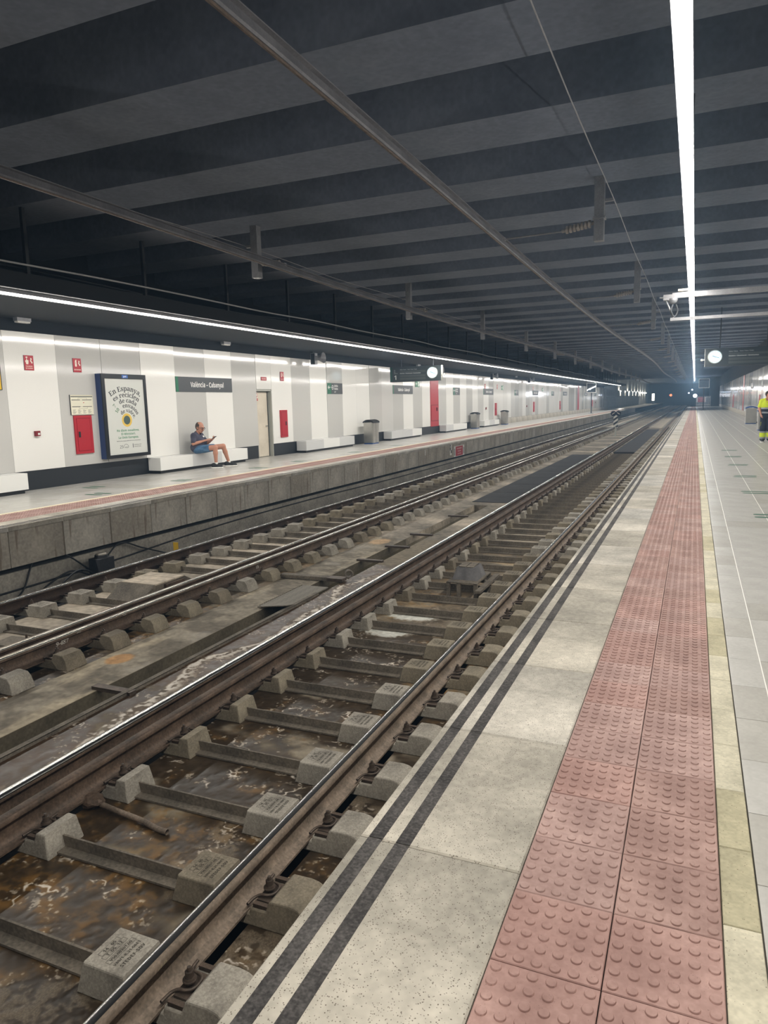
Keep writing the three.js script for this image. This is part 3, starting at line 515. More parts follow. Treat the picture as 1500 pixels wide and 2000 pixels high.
// ------------------------------------------------------------------ overhead line
function conductor(xf, y, label) {
  const pts = [[-0.05, 0.055], [0.05, 0.055], [0.05, 0.045], [0.012, 0.04], [0.03, -0.03], [0.022, -0.05], [-0.022, -0.05], [-0.03, -0.03], [-0.012, 0.04], [-0.05, 0.045]];
  const s = new THREE.Shape(pts.map((p) => new THREE.Vector2(...p)));
  const mk = (sh) => { const g = new THREE.ExtrudeGeometry(sh, { depth: 134, steps: 90, bevelEnabled: false }); g.translate(0, 0, -130); const p = g.attributes.position; for (let i = 0; i < p.count; i++) p.setX(i, p.getX(i) + xf(-p.getZ(i))); g.computeVertexNormals(); return metre(g); };
  const t = thing('overhead_conductor_rail', label, 'conductor rail', [0, y, 0]); mesh('profile', mk(s), M.conductor, t);
  mesh('contact_wire', mk(new THREE.Shape([[-0.009, -0.066], [0.009, -0.066], [0.012, -0.05], [-0.012, -0.05]].map((p) => new THREE.Vector2(...p)))), M.iron, t);
}
const x1 = (Z) => -2.83 - 0.13 * Math.sin((Z - 9) / 9), x2 = (Z) => -6.75 - 0.28 * Math.sin((Z - 8) / 8);
conductor(x1, 4.1, 'grey overhead conductor rail above the nearer track'); conductor(x2, 4.1, 'grey overhead conductor rail above the far track');
const supportLabels = ['nearest', ...['second', 'third', 'fourth', 'fifth', 'sixth', 'seventh', 'eighth', 'ninth']];
const roof = (Z) => { const d = Math.abs(((Z + 1.14) % 2.28) - 1.14); return d < 0.5 ? 4.94 : 5.76; };
for (const [row, px, s, xf] of [['nearer', -1.41, -1, x1], ['far', -7.45, 1, x2]]) for (let i = 0; i < 14; i++) {
  const Z = 11.55 + i * 7.65, t = thing('catenary_support', i < 9 ? `${supportLabels[i]} ceiling post with an insulator arm, in the row over the ${row} track` : `one of the distant ceiling posts with insulator arms over the ${row} track`, 'catenary support', [px, 0, -Z], 0, `overhead supports of the ${row} track`);
  mesh('post', merge([box(-0.07, 0.07, 3.97, 4.93, -0.07, 0.07), box(-0.09, 0.09, 4.28, 4.31, -0.09, 0.09), box(-0.07, 0.07, 4.93, roof(Z), -0.07, 0.07)]), M.alu, t);
  const len = Math.abs(xf(Z) - px), ax = (q) => s * q, a0 = [ax(0.07), 4.24, 0], a1 = [ax(0.55), 4.17, 0], a2 = [ax(len), 4.155, 0];
  const ins = []; for (let k = 0; k < 7; k++) { const d = new THREE.CylinderGeometry(0.058, 0.058, 0.034, 12); d.rotateZ(Math.PI / 2); d.translate(ax(0.14 + k * 0.055), 4.23 - k * 0.0075, 0); ins.push(d); }
  mesh('insulator', merge([...ins, tube([a0, a1], 0.026, 2, 8)]), M.insul, t);
  mesh('arm', merge([tube([a1, a2], 0.014, 2, 6), box(ax(len) - 0.03, ax(len) + 0.03, 4.13, 4.18, -0.04, 0.04)]), M.alu, t);
  mesh('earth_clamp', box(-s * 0.07, -s * 0.2, 4.52, 4.56, -0.02, 0.02), M.alu, t);
}
for (const [x, lab] of [[-1.21, 'thin earth wire clamped to the row of posts over the nearer track'], [-7.65, 'thin earth wire clamped to the row of posts over the far track']]) { const p = []; for (let i = 0; i < 16; i++) p.push([x, 4.55, -(11.55 + (i - 1) * 7.65)], [x, 4.50, -(11.55 + (i - 0.5) * 7.65)]); const w = mesh('earth_wire', metre(tube(p, 0.007, 160, 5).toNonIndexed()), M.alu); w.userData = { label: lab, category: 'wire' }; }
{ const p = []; for (let i = 0; i < 30; i++) p.push([-9.93 + 0.02 * Math.sin(i * 1.7), 3.99 + 0.02 * Math.sin(i * 2.3), -(2 + i * 2.72)]); const w = mesh('power_cable', metre(tube(p, 0.018, 200, 6).toNonIndexed()), plain(0xc8c8c6, 0.5)); w.userData = { label: 'pale cable sagging along the tray above the far platform soffit', category: 'cable' };
  const q = p.map(([x, y, z], i) => [x - 0.5, y + 0.02 + 0.07 * Math.sin(i * 1.1), z]); const v = mesh('power_cable', metre(tube(q, 0.025, 200, 6).toNonIndexed()), M.dark); v.userData = { label: 'dark cable running along the tray above the far platform soffit', category: 'cable' }; }
{ // bracket from the right wall across the light line
  const t = thing('camera_bracket', 'pale two-armed bracket under the near light line with a dome camera at its end', 'bracket', [0, 0, -13.5]);
  piece('arm', merge([box(-0.42, 3.72, 3.30, 3.385, -0.04, 0.04), box(0.21, 0.215, 3.295, 3.39, -0.042, 0.042), box(0.78, 0.785, 3.295, 3.39, -0.042, 0.042)]), M.alu, t); piece('arm', box(-0.44, 3.72, 2.925, 2.975, -0.03, 0.03), M.alu, t);
  mesh('flat_bar', box(-0.33, -0.11, 3.405, 3.44, -0.05, 0.05), M.beige, t);
  mesh('strut', merge([tube([[-0.52, 3.28, 0], [-0.38, 2.95, 0]], 0.016, 2, 6), box(-0.56, -0.42, 3.27, 3.36, -0.06, 0.06), box(-0.62, -0.5, 3.31, 3.33, -0.03, 0.03)]), M.alu, t);
  const d = new THREE.SphereGeometry(0.075, 18, 10, 0, Math.PI * 2, Math.PI / 2, Math.PI / 2); d.scale(1, 0.9, 1); mesh('dome', metre(d.toNonIndexed()).translate(-0.41, 3.27, 0), plain(0x8d9094, 0.12, 0.3), t); mesh('dome_ring', merge([cyl(0.08, 0.08, 0.03, 18, -0.41, 3.265, 0)]), M.alu, t);
  mesh('cable_loop', metre(tube([[-0.41, 3.2, 0], [-0.43, 3.08, 0.03], [-0.38, 2.99, 0], [-0.33, 3.08, -0.03], [-0.36, 3.2, 0]], 0.014, 24, 6).toNonIndexed()), M.darkGrey, t);
}

// ------------------------------------------------------------------ departure boards with clocks
function boardFace(platform, mirror) {
  return canvasTex(1024, 288, (k, w, h) => {
    k.fillStyle = '#333a3b'; k.fillRect(0, 0, w, h);
    const x0 = mirror ? 330 : 200, t = (s, x, y, f, c = '#d9dcda') => { k.font = f; k.fillStyle = c; k.fillText(s, x, y); };
    t('Hora / Hora    Tren / Tren / Train', x0, 62, '24px sans-serif'); t('Destino / Destinació / Destination', x0, 138, 'bold 26px sans-serif');
    for (const [y, hh] of [[78, 34], [160, 40], [216, 40]]) { k.fillStyle = '#4d5250'; k.fillRect(x0, y, mirror ? 600 : 520, hh); }
    if (!mirror) { k.fillStyle = '#1f4a3c'; k.fillRect(0, 0, 40, h); t('Vía', 74, 70, '22px sans-serif'); t('Via', 74, 102, '22px sans-serif'); t('Platform', 74, 132, '20px sans-serif'); t(platform, 74, 250, 'bold 120px sans-serif'); }
  });
}
function departureBoard(x0, x1, yb, Z, mirror, label) {
  const w = x1 - x0, h = 0.66, t = thing('departure_board', label, 'departure board', [(x0 + x1) / 2, yb, -Z]);
  mesh('housing', box(-w / 2, w / 2, 0, h, -0.11, 0.11), M.darkGrey, t);
  mesh('display', plane(w - 0.03, h - 0.03, 0, h / 2, 0.1115), new THREE.MeshStandardMaterial({ map: boardFace('1', mirror), roughness: 0.35 }), t);
  const cx = mirror ? -w / 2 + 0.34 : w / 2 - 0.40, c = thing('station_clock', mirror ? 'round lit clock on the departure board over the nearer platform' : 'round lit clock on the departure board over the far platform', 'clock', [(x0 + x1) / 2 + cx, yb + h / 2 + 0.02, -Z + 0.112]);
  const ring = new THREE.TorusGeometry(0.235, 0.018, 8, 40); mesh('rim', metre(ring.toNonIndexed()).translate(0, 0, 0.012), M.frame, c);
  const face = new THREE.CylinderGeometry(0.232, 0.232, 0.02, 40); face.rotateX(Math.PI / 2); mesh('lit_face', metre(face.toNonIndexed()).translate(0, 0, 0.012), plain(0xd8f2fa, 0.4, 0, { emissive: 0xbfeaff, emissiveIntensity: 0.85 }), c);
  for (let i = 0; i < 12; i++) { const q = piece('hour_mark', box(-0.006, 0.006, i % 3 ? 0.18 : 0.165, 0.205, 0.0225, 0.0245), M.darkGrey, c); q.rotation.z = i * Math.PI / 6; }
  const hands = [[0.10, 0.011, 1.15], [0.16, 0.008, -1.9]]; for (const [l, hw, a] of hands) { const q = piece('hand', box(-hw, hw, -0.03, l, 0.025, 0.028), M.dark, c); q.rotation.z = a; }
  const ex = mirror ? -w / 2 : w / 2, s = mirror ? -1 : 1;
  mesh('end_cap', box(ex, ex + s * 0.012, 0.0, h, -0.12, 0.12), M.frame, t);
  for (const x of [-w / 2 + 0.5, w / 2 - 0.4]) piece('hanger', box(x - 0.02, x + 0.02, h, mirror ? 5.76 - yb : 3.57 - yb, -0.02, 0.02), M.darkGrey, t);
  mesh('camera_bracket', merge([box(ex, ex + s * 0.1, 0.24, 0.27, -0.015, 0.015), new THREE.SphereGeometry(0.045, 12, 8).translate(ex + s * 0.11, 0.25, 0)]), M.sole, t);
}
departureBoard(-12.56, -10.16, 2.60, 30, false, 'dark departure board reading platform 1 with a lit clock, over the far platform');
departureBoard(0.29, 2.75, 2.74, 30, true, 'dark departure board with a lit clock at its left end, over the nearer platform');

// ------------------------------------------------------------------ left wall: door, benches, signs
{
  const D = structure('door_1');
  piece('jamb', merge([bz(-13.15, -12.92, 0, 2.21, 20.50, 20.53), bz(-13.15, -12.92, 0, 2.21, 19.61, 19.64), bz(-13.15, -12.92, 2.15, 2.21, 19.61, 20.53), bz(-13.12, -13.10, 0, 2.2, 19.6, 20.55)]), M.frame, D);
  piece('leaf', bz(-13.09, -13.05, 0.02, 2.12, 19.65, 20.44), M.beige, D);
  piece('door_edge', bz(-13.09, -13.045, 0.02, 2.12, 20.44, 20.47), M.dark, D);
  piece('handle', merge([bz(-13.05, -13.0, 1.0, 1.03, 20.34, 20.38), bz(-13.02, -13.0, 1.0, 1.03, 20.25, 20.38)]), M.inox, D);
}
const tier = ['w', 'g'];
function bench(side, Z0, tones, label) {
  const n = tones.length, x = side > 0 ? WX : RX, t = thing('bench', label, 'bench', [x, 0, -Z0], 0);
  const d = 0.4 * side;
  for (let i = 0; i < n; i++) piece('seat_panel', box(0.008 * side, d, 0.08, 0.41, -(i + 1) * PAN + 0.004, -i * PAN), tones[i] === 'w' ? M.benchW : M.benchG, t);
  mesh('toe_kick', box(0.008 * side, d - 0.06 * side, 0, 0.08, -n * PAN + 0.05, -0.05), M.dark, t);
}
bench(1, 6.54, 'gww', 'white built-in bench at the left picture edge below the yellow board');
bench(1, 14.45, 'wgw', 'white built-in bench on which the man with the phone sits');
bench(1, 22.0, 'gwg', 'grey and white built-in bench between the cream door and the first bin');
bench(1, 29.78, 'ggw', 'built-in bench under the departure board and second name sign');
bench(1, 37.56, 'gww', 'built-in bench just past the tall red cabinet');
bench(1, 45.4, 'wgw', 'built-in bench between the two more distant bins on the far platform');
bench(-1, 38.4, 'www', 'white built-in bench by the wall just behind the worker');
bench(-1, 48.2, 'www', 'white built-in bench furthest along the wall of the nearer platform');

// a thing fixed to a wall: local x runs along the wall to the viewer's right, z out of the wall
const onLeft = (name, label, cat, Z, y, group) => thing(name, label, cat, [WX + 0.001, y, -Z], Math.PI / 2, group);
const onRight = (name, label, cat, Z, y, group) => thing(name, label, cat, [RX - 0.001, y, -Z], -Math.PI / 2, group);
function flatSign(t, w, h, tex, depth = 0.012, back = M.darkGrey, rough = 0.4) {
  mesh('backing', box(-w / 2, w / 2, -h / 2, h / 2, 0, depth), back, t);
  mesh('print', plane(w - 0.004, h - 0.004, 0, 0, depth + 0.001), new THREE.MeshStandardMaterial({ map: tex, roughness: rough }), t);
}
const T = {};
T.name = canvasTex(1024, 164, (k, w, h) => { k.fillStyle = '#4a4d50'; k.fillRect(0, 0, w, h); k.fillStyle = '#0f6f4b'; k.fillRect(0, 0, 44, h); k.fillStyle = '#f2f2f0'; k.font = 'bold 78px sans-serif'; k.textAlign = 'center'; k.textBaseline = 'middle'; k.save(); k.translate(555, h / 2); k.scale(0.82, 1); k.fillText('València – Cabanyal', 0, 2); k.restore(); });
T.exit = canvasTex(512, 168, (k, w, h) => { k.fillStyle = '#474a4c'; k.fillRect(0, 0, w, h); k.fillStyle = '#10694a'; k.fillRect(0, 0, 128, h); k.strokeStyle = '#f4f6f4'; k.lineWidth = 12; k.lineCap = 'round'; k.beginPath(); k.moveTo(98, 66); k.lineTo(34, 66); k.moveTo(58, 40); k.lineTo(32, 66); k.lineTo(58, 92); k.stroke();
  k.lineWidth = 9; k.beginPath(); k.arc(176, 66, 30, -2.2, 2.2); k.stroke(); k.beginPath(); k.moveTo(186, 66); k.lineTo(142, 66); k.moveTo(158, 52); k.lineTo(142, 66); k.lineTo(158, 80); k.stroke();
  k.fillStyle = '#f4f4f2'; k.font = 'bold 44px sans-serif'; k.fillText('Salida', 228, 56); k.fillText('Eixida', 228, 102); k.font = '34px sans-serif'; k.fillText('exit', 228, 146); });
const redSign = (draw) => canvasTex(192, 256, (k, w, h) => { k.fillStyle = '#b5172b'; k.fillRect(0, 0, w, h); k.fillStyle = '#f2e6d8'; draw(k, w, h); });
const flame = (k, x, y, s) => { k.save(); k.translate(x, y); k.scale(s, s); for (const [a, b] of [[0, 0], [-8, 34], [10, 60]]) { k.beginPath(); k.moveTo(a, b + 40); k.quadraticCurveTo(a - 16, b + 20, a + 2, b); k.quadraticCurveTo(a + 26, b + 12, a + 22, b + 36); k.fill(); } k.restore(); };
T.alarm = redSign((k) => { k.fillRect(40, 20, 34, 24); k.fillRect(48, 50, 16, 34); k.fillRect(34, 80, 56, 46); k.fillRect(26, 90, 12, 28); k.fillRect(38, 126, 46, 26); flame(k, 138, 36, 1); k.font = 'bold 26px sans-serif'; k.textAlign = 'center'; k.fillText('PULSADOR', 96, 196); k.fillText('DE ALARMA', 96, 230); });
T.ext = redSign((k) => { k.fillRect(48, 60, 40, 92); k.beginPath(); k.arc(68, 62, 20, 0, 7); k.fill(); k.fillRect(58, 26, 20, 20); k.fillRect(76, 28, 24, 9); k.fillStyle = '#b5172b'; k.fillRect(62, 80, 12, 12); k.fillStyle = '#f2e6d8'; flame(k, 138, 36, 1); k.font = 'bold 32px sans-serif'; k.textAlign = 'center'; k.fillText('EXTINTOR', 96, 222); });
T.danger = canvasTex(192, 64, (k, w, h) => { k.fillStyle = '#b3202c'; k.fillRect(0, 0, w, h); k.fillStyle = '#f2e4dc'; k.font = 'bold 34px sans-serif'; k.textAlign = 'center'; k.textBaseline = 'middle'; k.fillText('PELIGRO', w / 2, h / 2 + 2); });
T.ban = canvasTex(160, 224, (k, w, h) => { k.fillStyle = '#efe9dc'; k.fillRect(0, 0, w, h); k.fillStyle = '#2a2a2a'; k.fillRect(70, 40, 20, 90); k.strokeStyle = '#b3202c'; k.lineWidth = 15; k.beginPath(); k.arc(80, 82, 62, 0, 7); k.moveTo(38, 42); k.lineTo(122, 124); k.stroke(); k.fillStyle = '#b3202c'; k.fillRect(0, 160, w, 64); k.fillStyle = '#f2e4dc'; k.font = 'bold 22px sans-serif'; k.textAlign = 'center'; k.fillText('PROHIBIDO', 80, 188); k.fillText('EL PASO', 80, 214); });
T.escape = canvasTex(256, 128, (k, w, h) => { k.fillStyle = '#0f7a4c'; k.fillRect(0, 0, w, h); k.strokeStyle = '#eef6ee'; k.fillStyle = '#eef6ee'; k.lineWidth = 14; k.beginPath(); k.moveTo(110, 64); k.lineTo(26, 64); k.moveTo(60, 30); k.lineTo(24, 64); k.lineTo(60, 98); k.stroke(); k.fillRect(150, 16, 84, 98); k.fillStyle = '#0f7a4c'; k.beginPath(); k.arc(196, 36, 10, 0, 7); k.fill(); k.lineWidth = 10; k.strokeStyle = '#0f7a4c'; k.beginPath(); k.moveTo(196, 48); k.lineTo(186, 76); k.lineTo(204, 104); k.moveTo(186, 76); k.lineTo(164, 98); k.moveTo(190, 56); k.lineTo(220, 66); k.stroke(); });
T.hydr = canvasTex(256, 192, (k, w, h) => { k.fillStyle = '#b5172b'; k.fillRect(0, 0, w, h); k.fillStyle = '#f2e6d8'; k.fillRect(24, 30, 34, 80); k.beginPath(); k.arc(41, 40, 22, 0, 7); k.fill(); k.fillRect(104, 34, 48, 12); k.fillRect(104, 58, 48, 12); k.fillRect(104, 82, 48, 12); k.fillRect(196, 40, 34, 80); k.fillRect(24, 130, 208, 12); k.font = 'bold 24px sans-serif'; k.textAlign = 'center'; k.fillText('B.I.E.', 128, 172); });
T.plan = canvasTex(512, 384, (k, w, h) => {
  k.fillStyle = '#e8e4cf'; k.fillRect(0, 0, w, h); k.fillStyle = '#6a6d66'; k.fillRect(8, 24, w - 16, 20); k.fillStyle = '#dcd8c0'; k.fillRect(12, 8, w - 24, 16); k.strokeStyle = '#3c3c36'; k.lineWidth = 3; k.fillStyle = '#2e2e2a';
  k.fillRect(24, 92, 190, 12); k.fillRect(260, 92, 220, 12); k.fillRect(24, 222, 190, 12); k.fillRect(270, 222, 210, 12); k.strokeRect(170, 60, 200, 40); k.strokeRect(180, 232, 190, 34); k.lineWidth = 1; for (let y = 124; y < 206; y += 18) { k.beginPath(); k.moveTo(30, y); k.lineTo(480, y); k.globalAlpha = 0.35; k.stroke(); k.globalAlpha = 1; }
  k.fillStyle = '#b02020'; k.fillRect(280, 146, 26, 12); k.fillStyle = '#6a6a60'; for (let c = 0; c < 4; c++) for (let y = 286; y < 362; y += 12) k.fillRect(36 + c * 116, y, 40 + ((c * 31 + y * 7) % 48), 4); k.fillText('Plano', 440, 366); });
T.poster = canvasTex(640, 1024, (k, w, h) => {
  k.fillStyle = '#d3d5cf'; k.fillRect(0, 0, w, h); k.textBaseline = 'middle';
  const arc = (txt, cx, cy, r, size, mid, col, sp = 1) => { k.font = `bold ${size}px serif`; const ws = [...txt].map((c) => k.measureText(c).width * sp), tot = ws.reduce((a, b) => a + b, 0); let a = mid - tot / r / 2; [...txt].forEach((c, i) => { a += ws[i] / r / 2; k.save(); k.translate(cx + r * Math.sin(a), cy - r * Math.cos(a)); k.rotate(a); k.fillStyle = typeof col === 'function' ? col(i) : col; k.textAlign = 'center'; k.fillText(c, 0, 0); k.restore(); a += ws[i] / r / 2; }); };
  const cx = 330, cy = 560, ink = '#22252a', g = '#3f6f4a';
  arc('En Espanya,', cx, cy, 430, 92, 0.0, ink); arc('es reciclen', cx, cy, 345, 86, 0.02, ink); arc('de cada', cx, cy, 268, 80, 0.12, ink); arc('7', cx, cy, 275, 70, -0.78, g); arc('10', cx, cy, 205, 64, -0.86, g); arc('envasos', cx, cy, 200, 76, 0.42, ink); arc('de vidre.', cx, cy, 130, 66, 0.28, ink);
  k.fillStyle = '#e0bd55'; k.beginPath(); k.ellipse(322, 560, 84, 92, 0, 0, 7); k.fill(); k.fillStyle = '#4a5c56'; k.beginPath(); k.ellipse(322, 560, 54, 60, 0, 0, 7); k.fill();
  k.textAlign = 'center'; k.fillStyle = '#2c7a4e'; k.font = 'bold 42px sans-serif'; k.fillText('Ho diem nosaltres.', 330, 700); k.fillText('El Ministeri.', 330, 748); k.fillText('La Unió Europea.', 330, 796);
  k.fillStyle = '#22252a'; k.font = 'bold 18px sans-serif'; k.fillText('Això és tot el que podem fer en un any sencer.', 330, 842); k.font = '54px sans-serif'; k.fillText('25', 200, 922); k.lineWidth = 4; k.strokeStyle = '#22252a'; k.beginPath(); k.arc(275, 930, 40, Math.PI, 0); k.stroke(); k.font = 'italic 30px serif'; k.fillText('anys', 280, 930); k.fillRect(388, 888, 10, 56); k.font = '20px sans-serif'; k.textAlign = 'left'; k.fillText('GENERALITAT', 412, 904); k.fillText('VALENCIANA', 412, 930); });
T.yellow = canvasTex(128, 256, (k, w, h) => { k.fillStyle = '#1a1a1a'; k.fillRect(0, 0, w, h); k.fillStyle = '#e2b71e'; k.fillRect(2, 4, w - 5, h - 8); });
T.platRed = canvasTex(256, 192, (k, w, h) => { k.fillStyle = '#b8303c'; k.fillRect(0, 0, w, h); k.fillStyle = '#f0dcd8'; k.font = 'bold 30px sans-serif'; k.textAlign = 'center'; k.fillText('PROHIBIDO', 128, 56); k.fillText('CRUZAR', 128, 108); k.fillText('LAS VÍAS', 128, 160); });

flatSign(onLeft('fire_alarm_sign', 'red fire alarm sign high on the first white panel from the left', 'sign', 11.08, 2.67), 0.24, 0.31, T.alarm);
flatSign(onLeft('fire_extinguisher_sign', 'red extinguisher sign high on the wall left of the poster case', 'sign', 12.37, 2.67), 0.24, 0.31, T.ext);
flatSign(onLeft('notice_board', 'yellow board with a black border cut off at the left picture edge', 'sign', 10.02, 2.42), 0.72, 0.64, T.yellow, 0.02, M.dark);
{ const t = onLeft('fire_call_point', 'small red square call point on the first white panel from the left', 'call point', 11.11, 1.19); mesh('box', box(-0.06, 0.06, -0.055, 0.055, 0, 0.055), M.redDark, t); mesh('window', box(-0.01, 0.045, -0.03, 0.012, 0.055, 0.058), M.sole, t); }
{ const t = onLeft('floor_plan', 'framed cream evacuation plan on the wall above the red cabinet', 'notice', 12.40, 1.785); flatSign(t, 0.66, 0.45, T.plan, 0.03, M.darkGrey, 0.25); }
function redCabinet(t, w, h, handleSide) {
  mesh('frame', merge([box(-w / 2, w / 2, -h / 2, -h / 2 + 0.06, 0, 0.03), box(-w / 2, w / 2, h / 2 - 0.06, h / 2, 0, 0.03), box(-w / 2, -w / 2 + 0.06, -h / 2 + 0.06, h / 2 - 0.06, 0, 0.03), box(w / 2 - 0.06, w / 2, -h / 2 + 0.06, h / 2 - 0.06, 0, 0.03)]), M.red, t);
  mesh('gap', box(-w / 2 + 0.06, w / 2 - 0.06, -h / 2 + 0.06, h / 2 - 0.06, 0, 0.012), M.redDark, t);
  const d = mesh('door', box(-w / 2 + 0.068, w / 2 - 0.068, -h / 2 + 0.068, h / 2 - 0.068, 0.012, 0.034), M.red, t);
  mesh('handle', merge([box(handleSide * (w / 2 - 0.12) - 0.025, handleSide * (w / 2 - 0.12) + 0.025, -0.06, 0.07, 0.034, 0.045)]), M.dark, d);
}
redCabinet(onLeft('fire_cabinet', 'red fire cabinet with black latch under the framed evacuation plan', 'cabinet', 12.39, 1.11), 0.52, 0.87, -1);
redCabinet(onLeft('fire_cabinet', 'narrow red fire cabinet just right of the cream door', 'cabinet', 21.19, 1.06), 0.46, 0.92, 1);
redCabinet(onLeft('fire_cabinet', 'red fire cabinet on the wall past the tall red cabinet', 'cabinet', 49.8, 1.10), 0.52, 0.87, -1);
redCabinet(onLeft('fire_cabinet', 'second red fire cabinet past the tall red cabinet, near the fourth name sign', 'cabinet', 62.9, 1.10), 0.6, 0.87, 1);
redCabinet(onLeft('fire_cabinet', 'distant red fire cabinet before the far tall red panel', 'cabinet', 76.2, 1.10), 0.6, 0.87, 1);
redCabinet(onLeft('fire_cabinet', 'most distant red fire cabinet, behind the far platform mirror', 'cabinet', 102, 1.10), 0.7, 0.87, 1);
{ const t = onLeft('hydrant_cabinet', 'tall red full-height hydrant cabinet under the departure board of the far platform', 'cabinet', 36.76, 0.41);
  mesh('carcass', box(-0.65, 0.65, -0.02, 2.86, 0, 0.02), M.red, t); piece('door', box(-0.56, 0.56, 0.30, 1.10, 0.02, 0.034), M.red, t); piece('door', box(-0.63, 0.63, 1.14, 2.40, 0.02, 0.026), M.red, t); mesh('door_gap', box(-0.60, 0.60, 0.26, 1.13, 0.02, 0.022), M.redDark, t);
  for (const x of [0.25, 0.38]) piece('handle', box(x - 0.02, x + 0.02, 0.80, 0.98, 0.034, 0.05), M.dark, t); mesh('pictogram', plane(1.2, 0.42, 0, 2.62, 0.0215), new THREE.MeshStandardMaterial({ map: T.hydr, roughness: 0.4 }), t); }
{ const t = onLeft('poster_case', 'large blue-black display case holding a pale recycling poster', 'poster case', 13.62, 1.50), w = 1.48, h = 2.0;
  mesh('case', box(-w / 2, w / 2, -h / 2, h / 2, 0, 0.16), plain(0x1d3568, 0.35), t);
  const f = mesh('frame', merge([box(-w / 2, w / 2, h / 2 - 0.11, h / 2, 0.16, 0.19), box(-w / 2, w / 2, -h / 2, -h / 2 + 0.08, 0.16, 0.19), box(-w / 2, -w / 2 + 0.10, -h / 2 + 0.08, h / 2 - 0.11, 0.16, 0.19), box(w / 2 - 0.08, w / 2, -h / 2 + 0.08, h / 2 - 0.11, 0.16, 0.19)]), plain(0x101319, 0.3), t);
  mesh('poster', plane(w - 0.18, h - 0.19, 0.01, -0.015, 0.166), new THREE.MeshStandardMaterial({ map: T.poster, roughness: 0.35 }), t);
  mesh('plate', plane(0.2, 0.075, 0.02, h / 2 - 0.055, 0.1915), new THREE.MeshStandardMaterial({ map: canvasTex(128, 48, (k, ww, hh) => { k.fillStyle = '#2a62b4'; k.fillRect(0, 0, ww, hh); k.fillStyle = '#f0f4fa'; k.font = 'bold 32px sans-serif'; k.textAlign = 'center'; k.fillText('gmé', 64, 34); }), roughness: 0.4 }), f); }
const nameLab = ['grey station name sign above the man with the phone', 'grey station name sign below the departure board', 'third grey station name sign, past the tall red cabinet', 'fourth grey station name sign along the far platform wall', 'fifth grey station name sign, small in the distance', 'sixth grey station name sign, before the far mirror'];
[17.0, 32.25, 47.85, 63.55, 79.3, 95.4].forEach((Z, i) => flatSign(onLeft('station_name_sign', nameLab[i], 'sign', Z, 2.305), 2.58, 0.41, T.name));
const exLab = ['grey and green exit sign with an arrow, first one right of the door', 'exit sign just past the tall red cabinet', 'third exit sign along the far platform wall', 'fourth exit sign along the far platform wall', 'small distant exit sign behind the far mirror'];
[25.1, 40.7, 56.2, 72.0, 104.5].forEach((Z, i) => flatSign(onLeft('exit_sign', exLab[i], 'sign', Z, 2.28), 1.29, 0.42, T.exit));
[[34.2, 'green running-man sign left of the tall red cabinet'], [51.7, 'second green running-man sign, past the third name sign'], [66.8, 'third green running-man sign along the far wall']].forEach(([Z, l]) => flatSign(onLeft('emergency_exit_sign', l, 'sign', Z, 2.61), 0.62, 0.31, T.escape));
flatSign(onLeft('fire_equipment_sign', 'red fire equipment sign high above the narrow red cabinet', 'sign', 21.2, 2.65), 0.23, 0.30, T.ext);
flatSign(onLeft('danger_sign', 'small red danger sign on the panel over the cream door', 'sign', 20.07, 2.545), 0.33, 0.11, T.danger);
{ const t = thing('prohibition_sign', 'round red no-entry notice on the cream door', 'sign', [-13.049, 1.985, -19.80], Math.PI / 2); flatSign(t, 0.2, 0.29, T.ban, 0.004); }
[[47.0, 'red fire sign high on the wall before the third name sign'], [50.2, 'red fire sign high above the third red cabinet'], [62.5, 'red fire sign high above the fourth red cabinet'], [76.3, 'red fire sign above the fifth red cabinet']].forEach(([Z, l]) => flatSign(onLeft('fire_equipment_sign', l, 'sign', Z, 2.66), 0.26, 0.31, T.alarm));
for (const [Z, l] of [[47.2, 'tiny dark call point on the wall below the third name sign'], [60.0, 'tiny dark call point left of the fourth red cabinet'], [105, 'tiny dark call point furthest along the far wall']]) { const t = onLeft('fire_call_point', l, 'call point', Z, 1.19); mesh('box', box(-0.07, 0.07, -0.07, 0.07, 0, 0.055), M.redDark, t); mesh('window', box(-0.02, 0.045, -0.03, 0.02, 0.055, 0.058), M.sole, t); }
// loudspeakers and small lights under the soffit
function soffitThing(name, label, cat, x, Z) { return thing(name, label, cat, [x, 3.56, -Z]); }
[[22.9, 'grey loudspeaker and bracket under the soffit above the first exit sign'], [36.2, 'loudspeaker under the soffit behind the departure board'], [47.6, 'third loudspeaker under the far platform soffit'], [59.5, 'fourth loudspeaker under the far platform soffit']].forEach(([Z, l]) => {
  const t = soffitThing('loudspeaker', l, 'loudspeaker', -12.6, Z);
  mesh('bracket', box(-0.02, 0.02, -0.06, 0, -0.02, 0.02), M.darkGrey, t); mesh('cabinet', box(-0.09, 0.09, -0.46, -0.06, -0.16, 0.02), M.alu, t); mesh('grille', box(-0.07, 0.07, -0.44, -0.08, 0.02, 0.03), M.dark, t);
  const h = new THREE.CylinderGeometry(0.19, 0.08, 0.2, 16, 1, true); h.rotateZ(-Math.PI / 2); mesh('horn', metre(h.toNonIndexed()).translate(0.30, -0.24, -0.05), M.alu, t); mesh('horn_driver', merge([box(0.09, 0.22, -0.32, -0.16, -0.12, 0.02)]), M.alu, t); });
[[10.9, 'small emergency lamp under the soffit at the left picture edge'], [17.9, 'small emergency lamp under the soffit above the first name sign'], [34.0, 'small emergency lamp under the soffit beside the departure board'], [55.5, 'small emergency lamp under the distant soffit']].forEach(([Z, l]) => { const t = soffitThing('emergency_lamp', l, 'lamp', -12.75, Z); mesh('body', box(-0.06, 0.06, -0.07, 0, -0.17, 0.17), M.alu, t); mesh('cover', box(-0.05, 0.05, -0.10, -0.07, -0.15, 0.15), M.sole, t); });

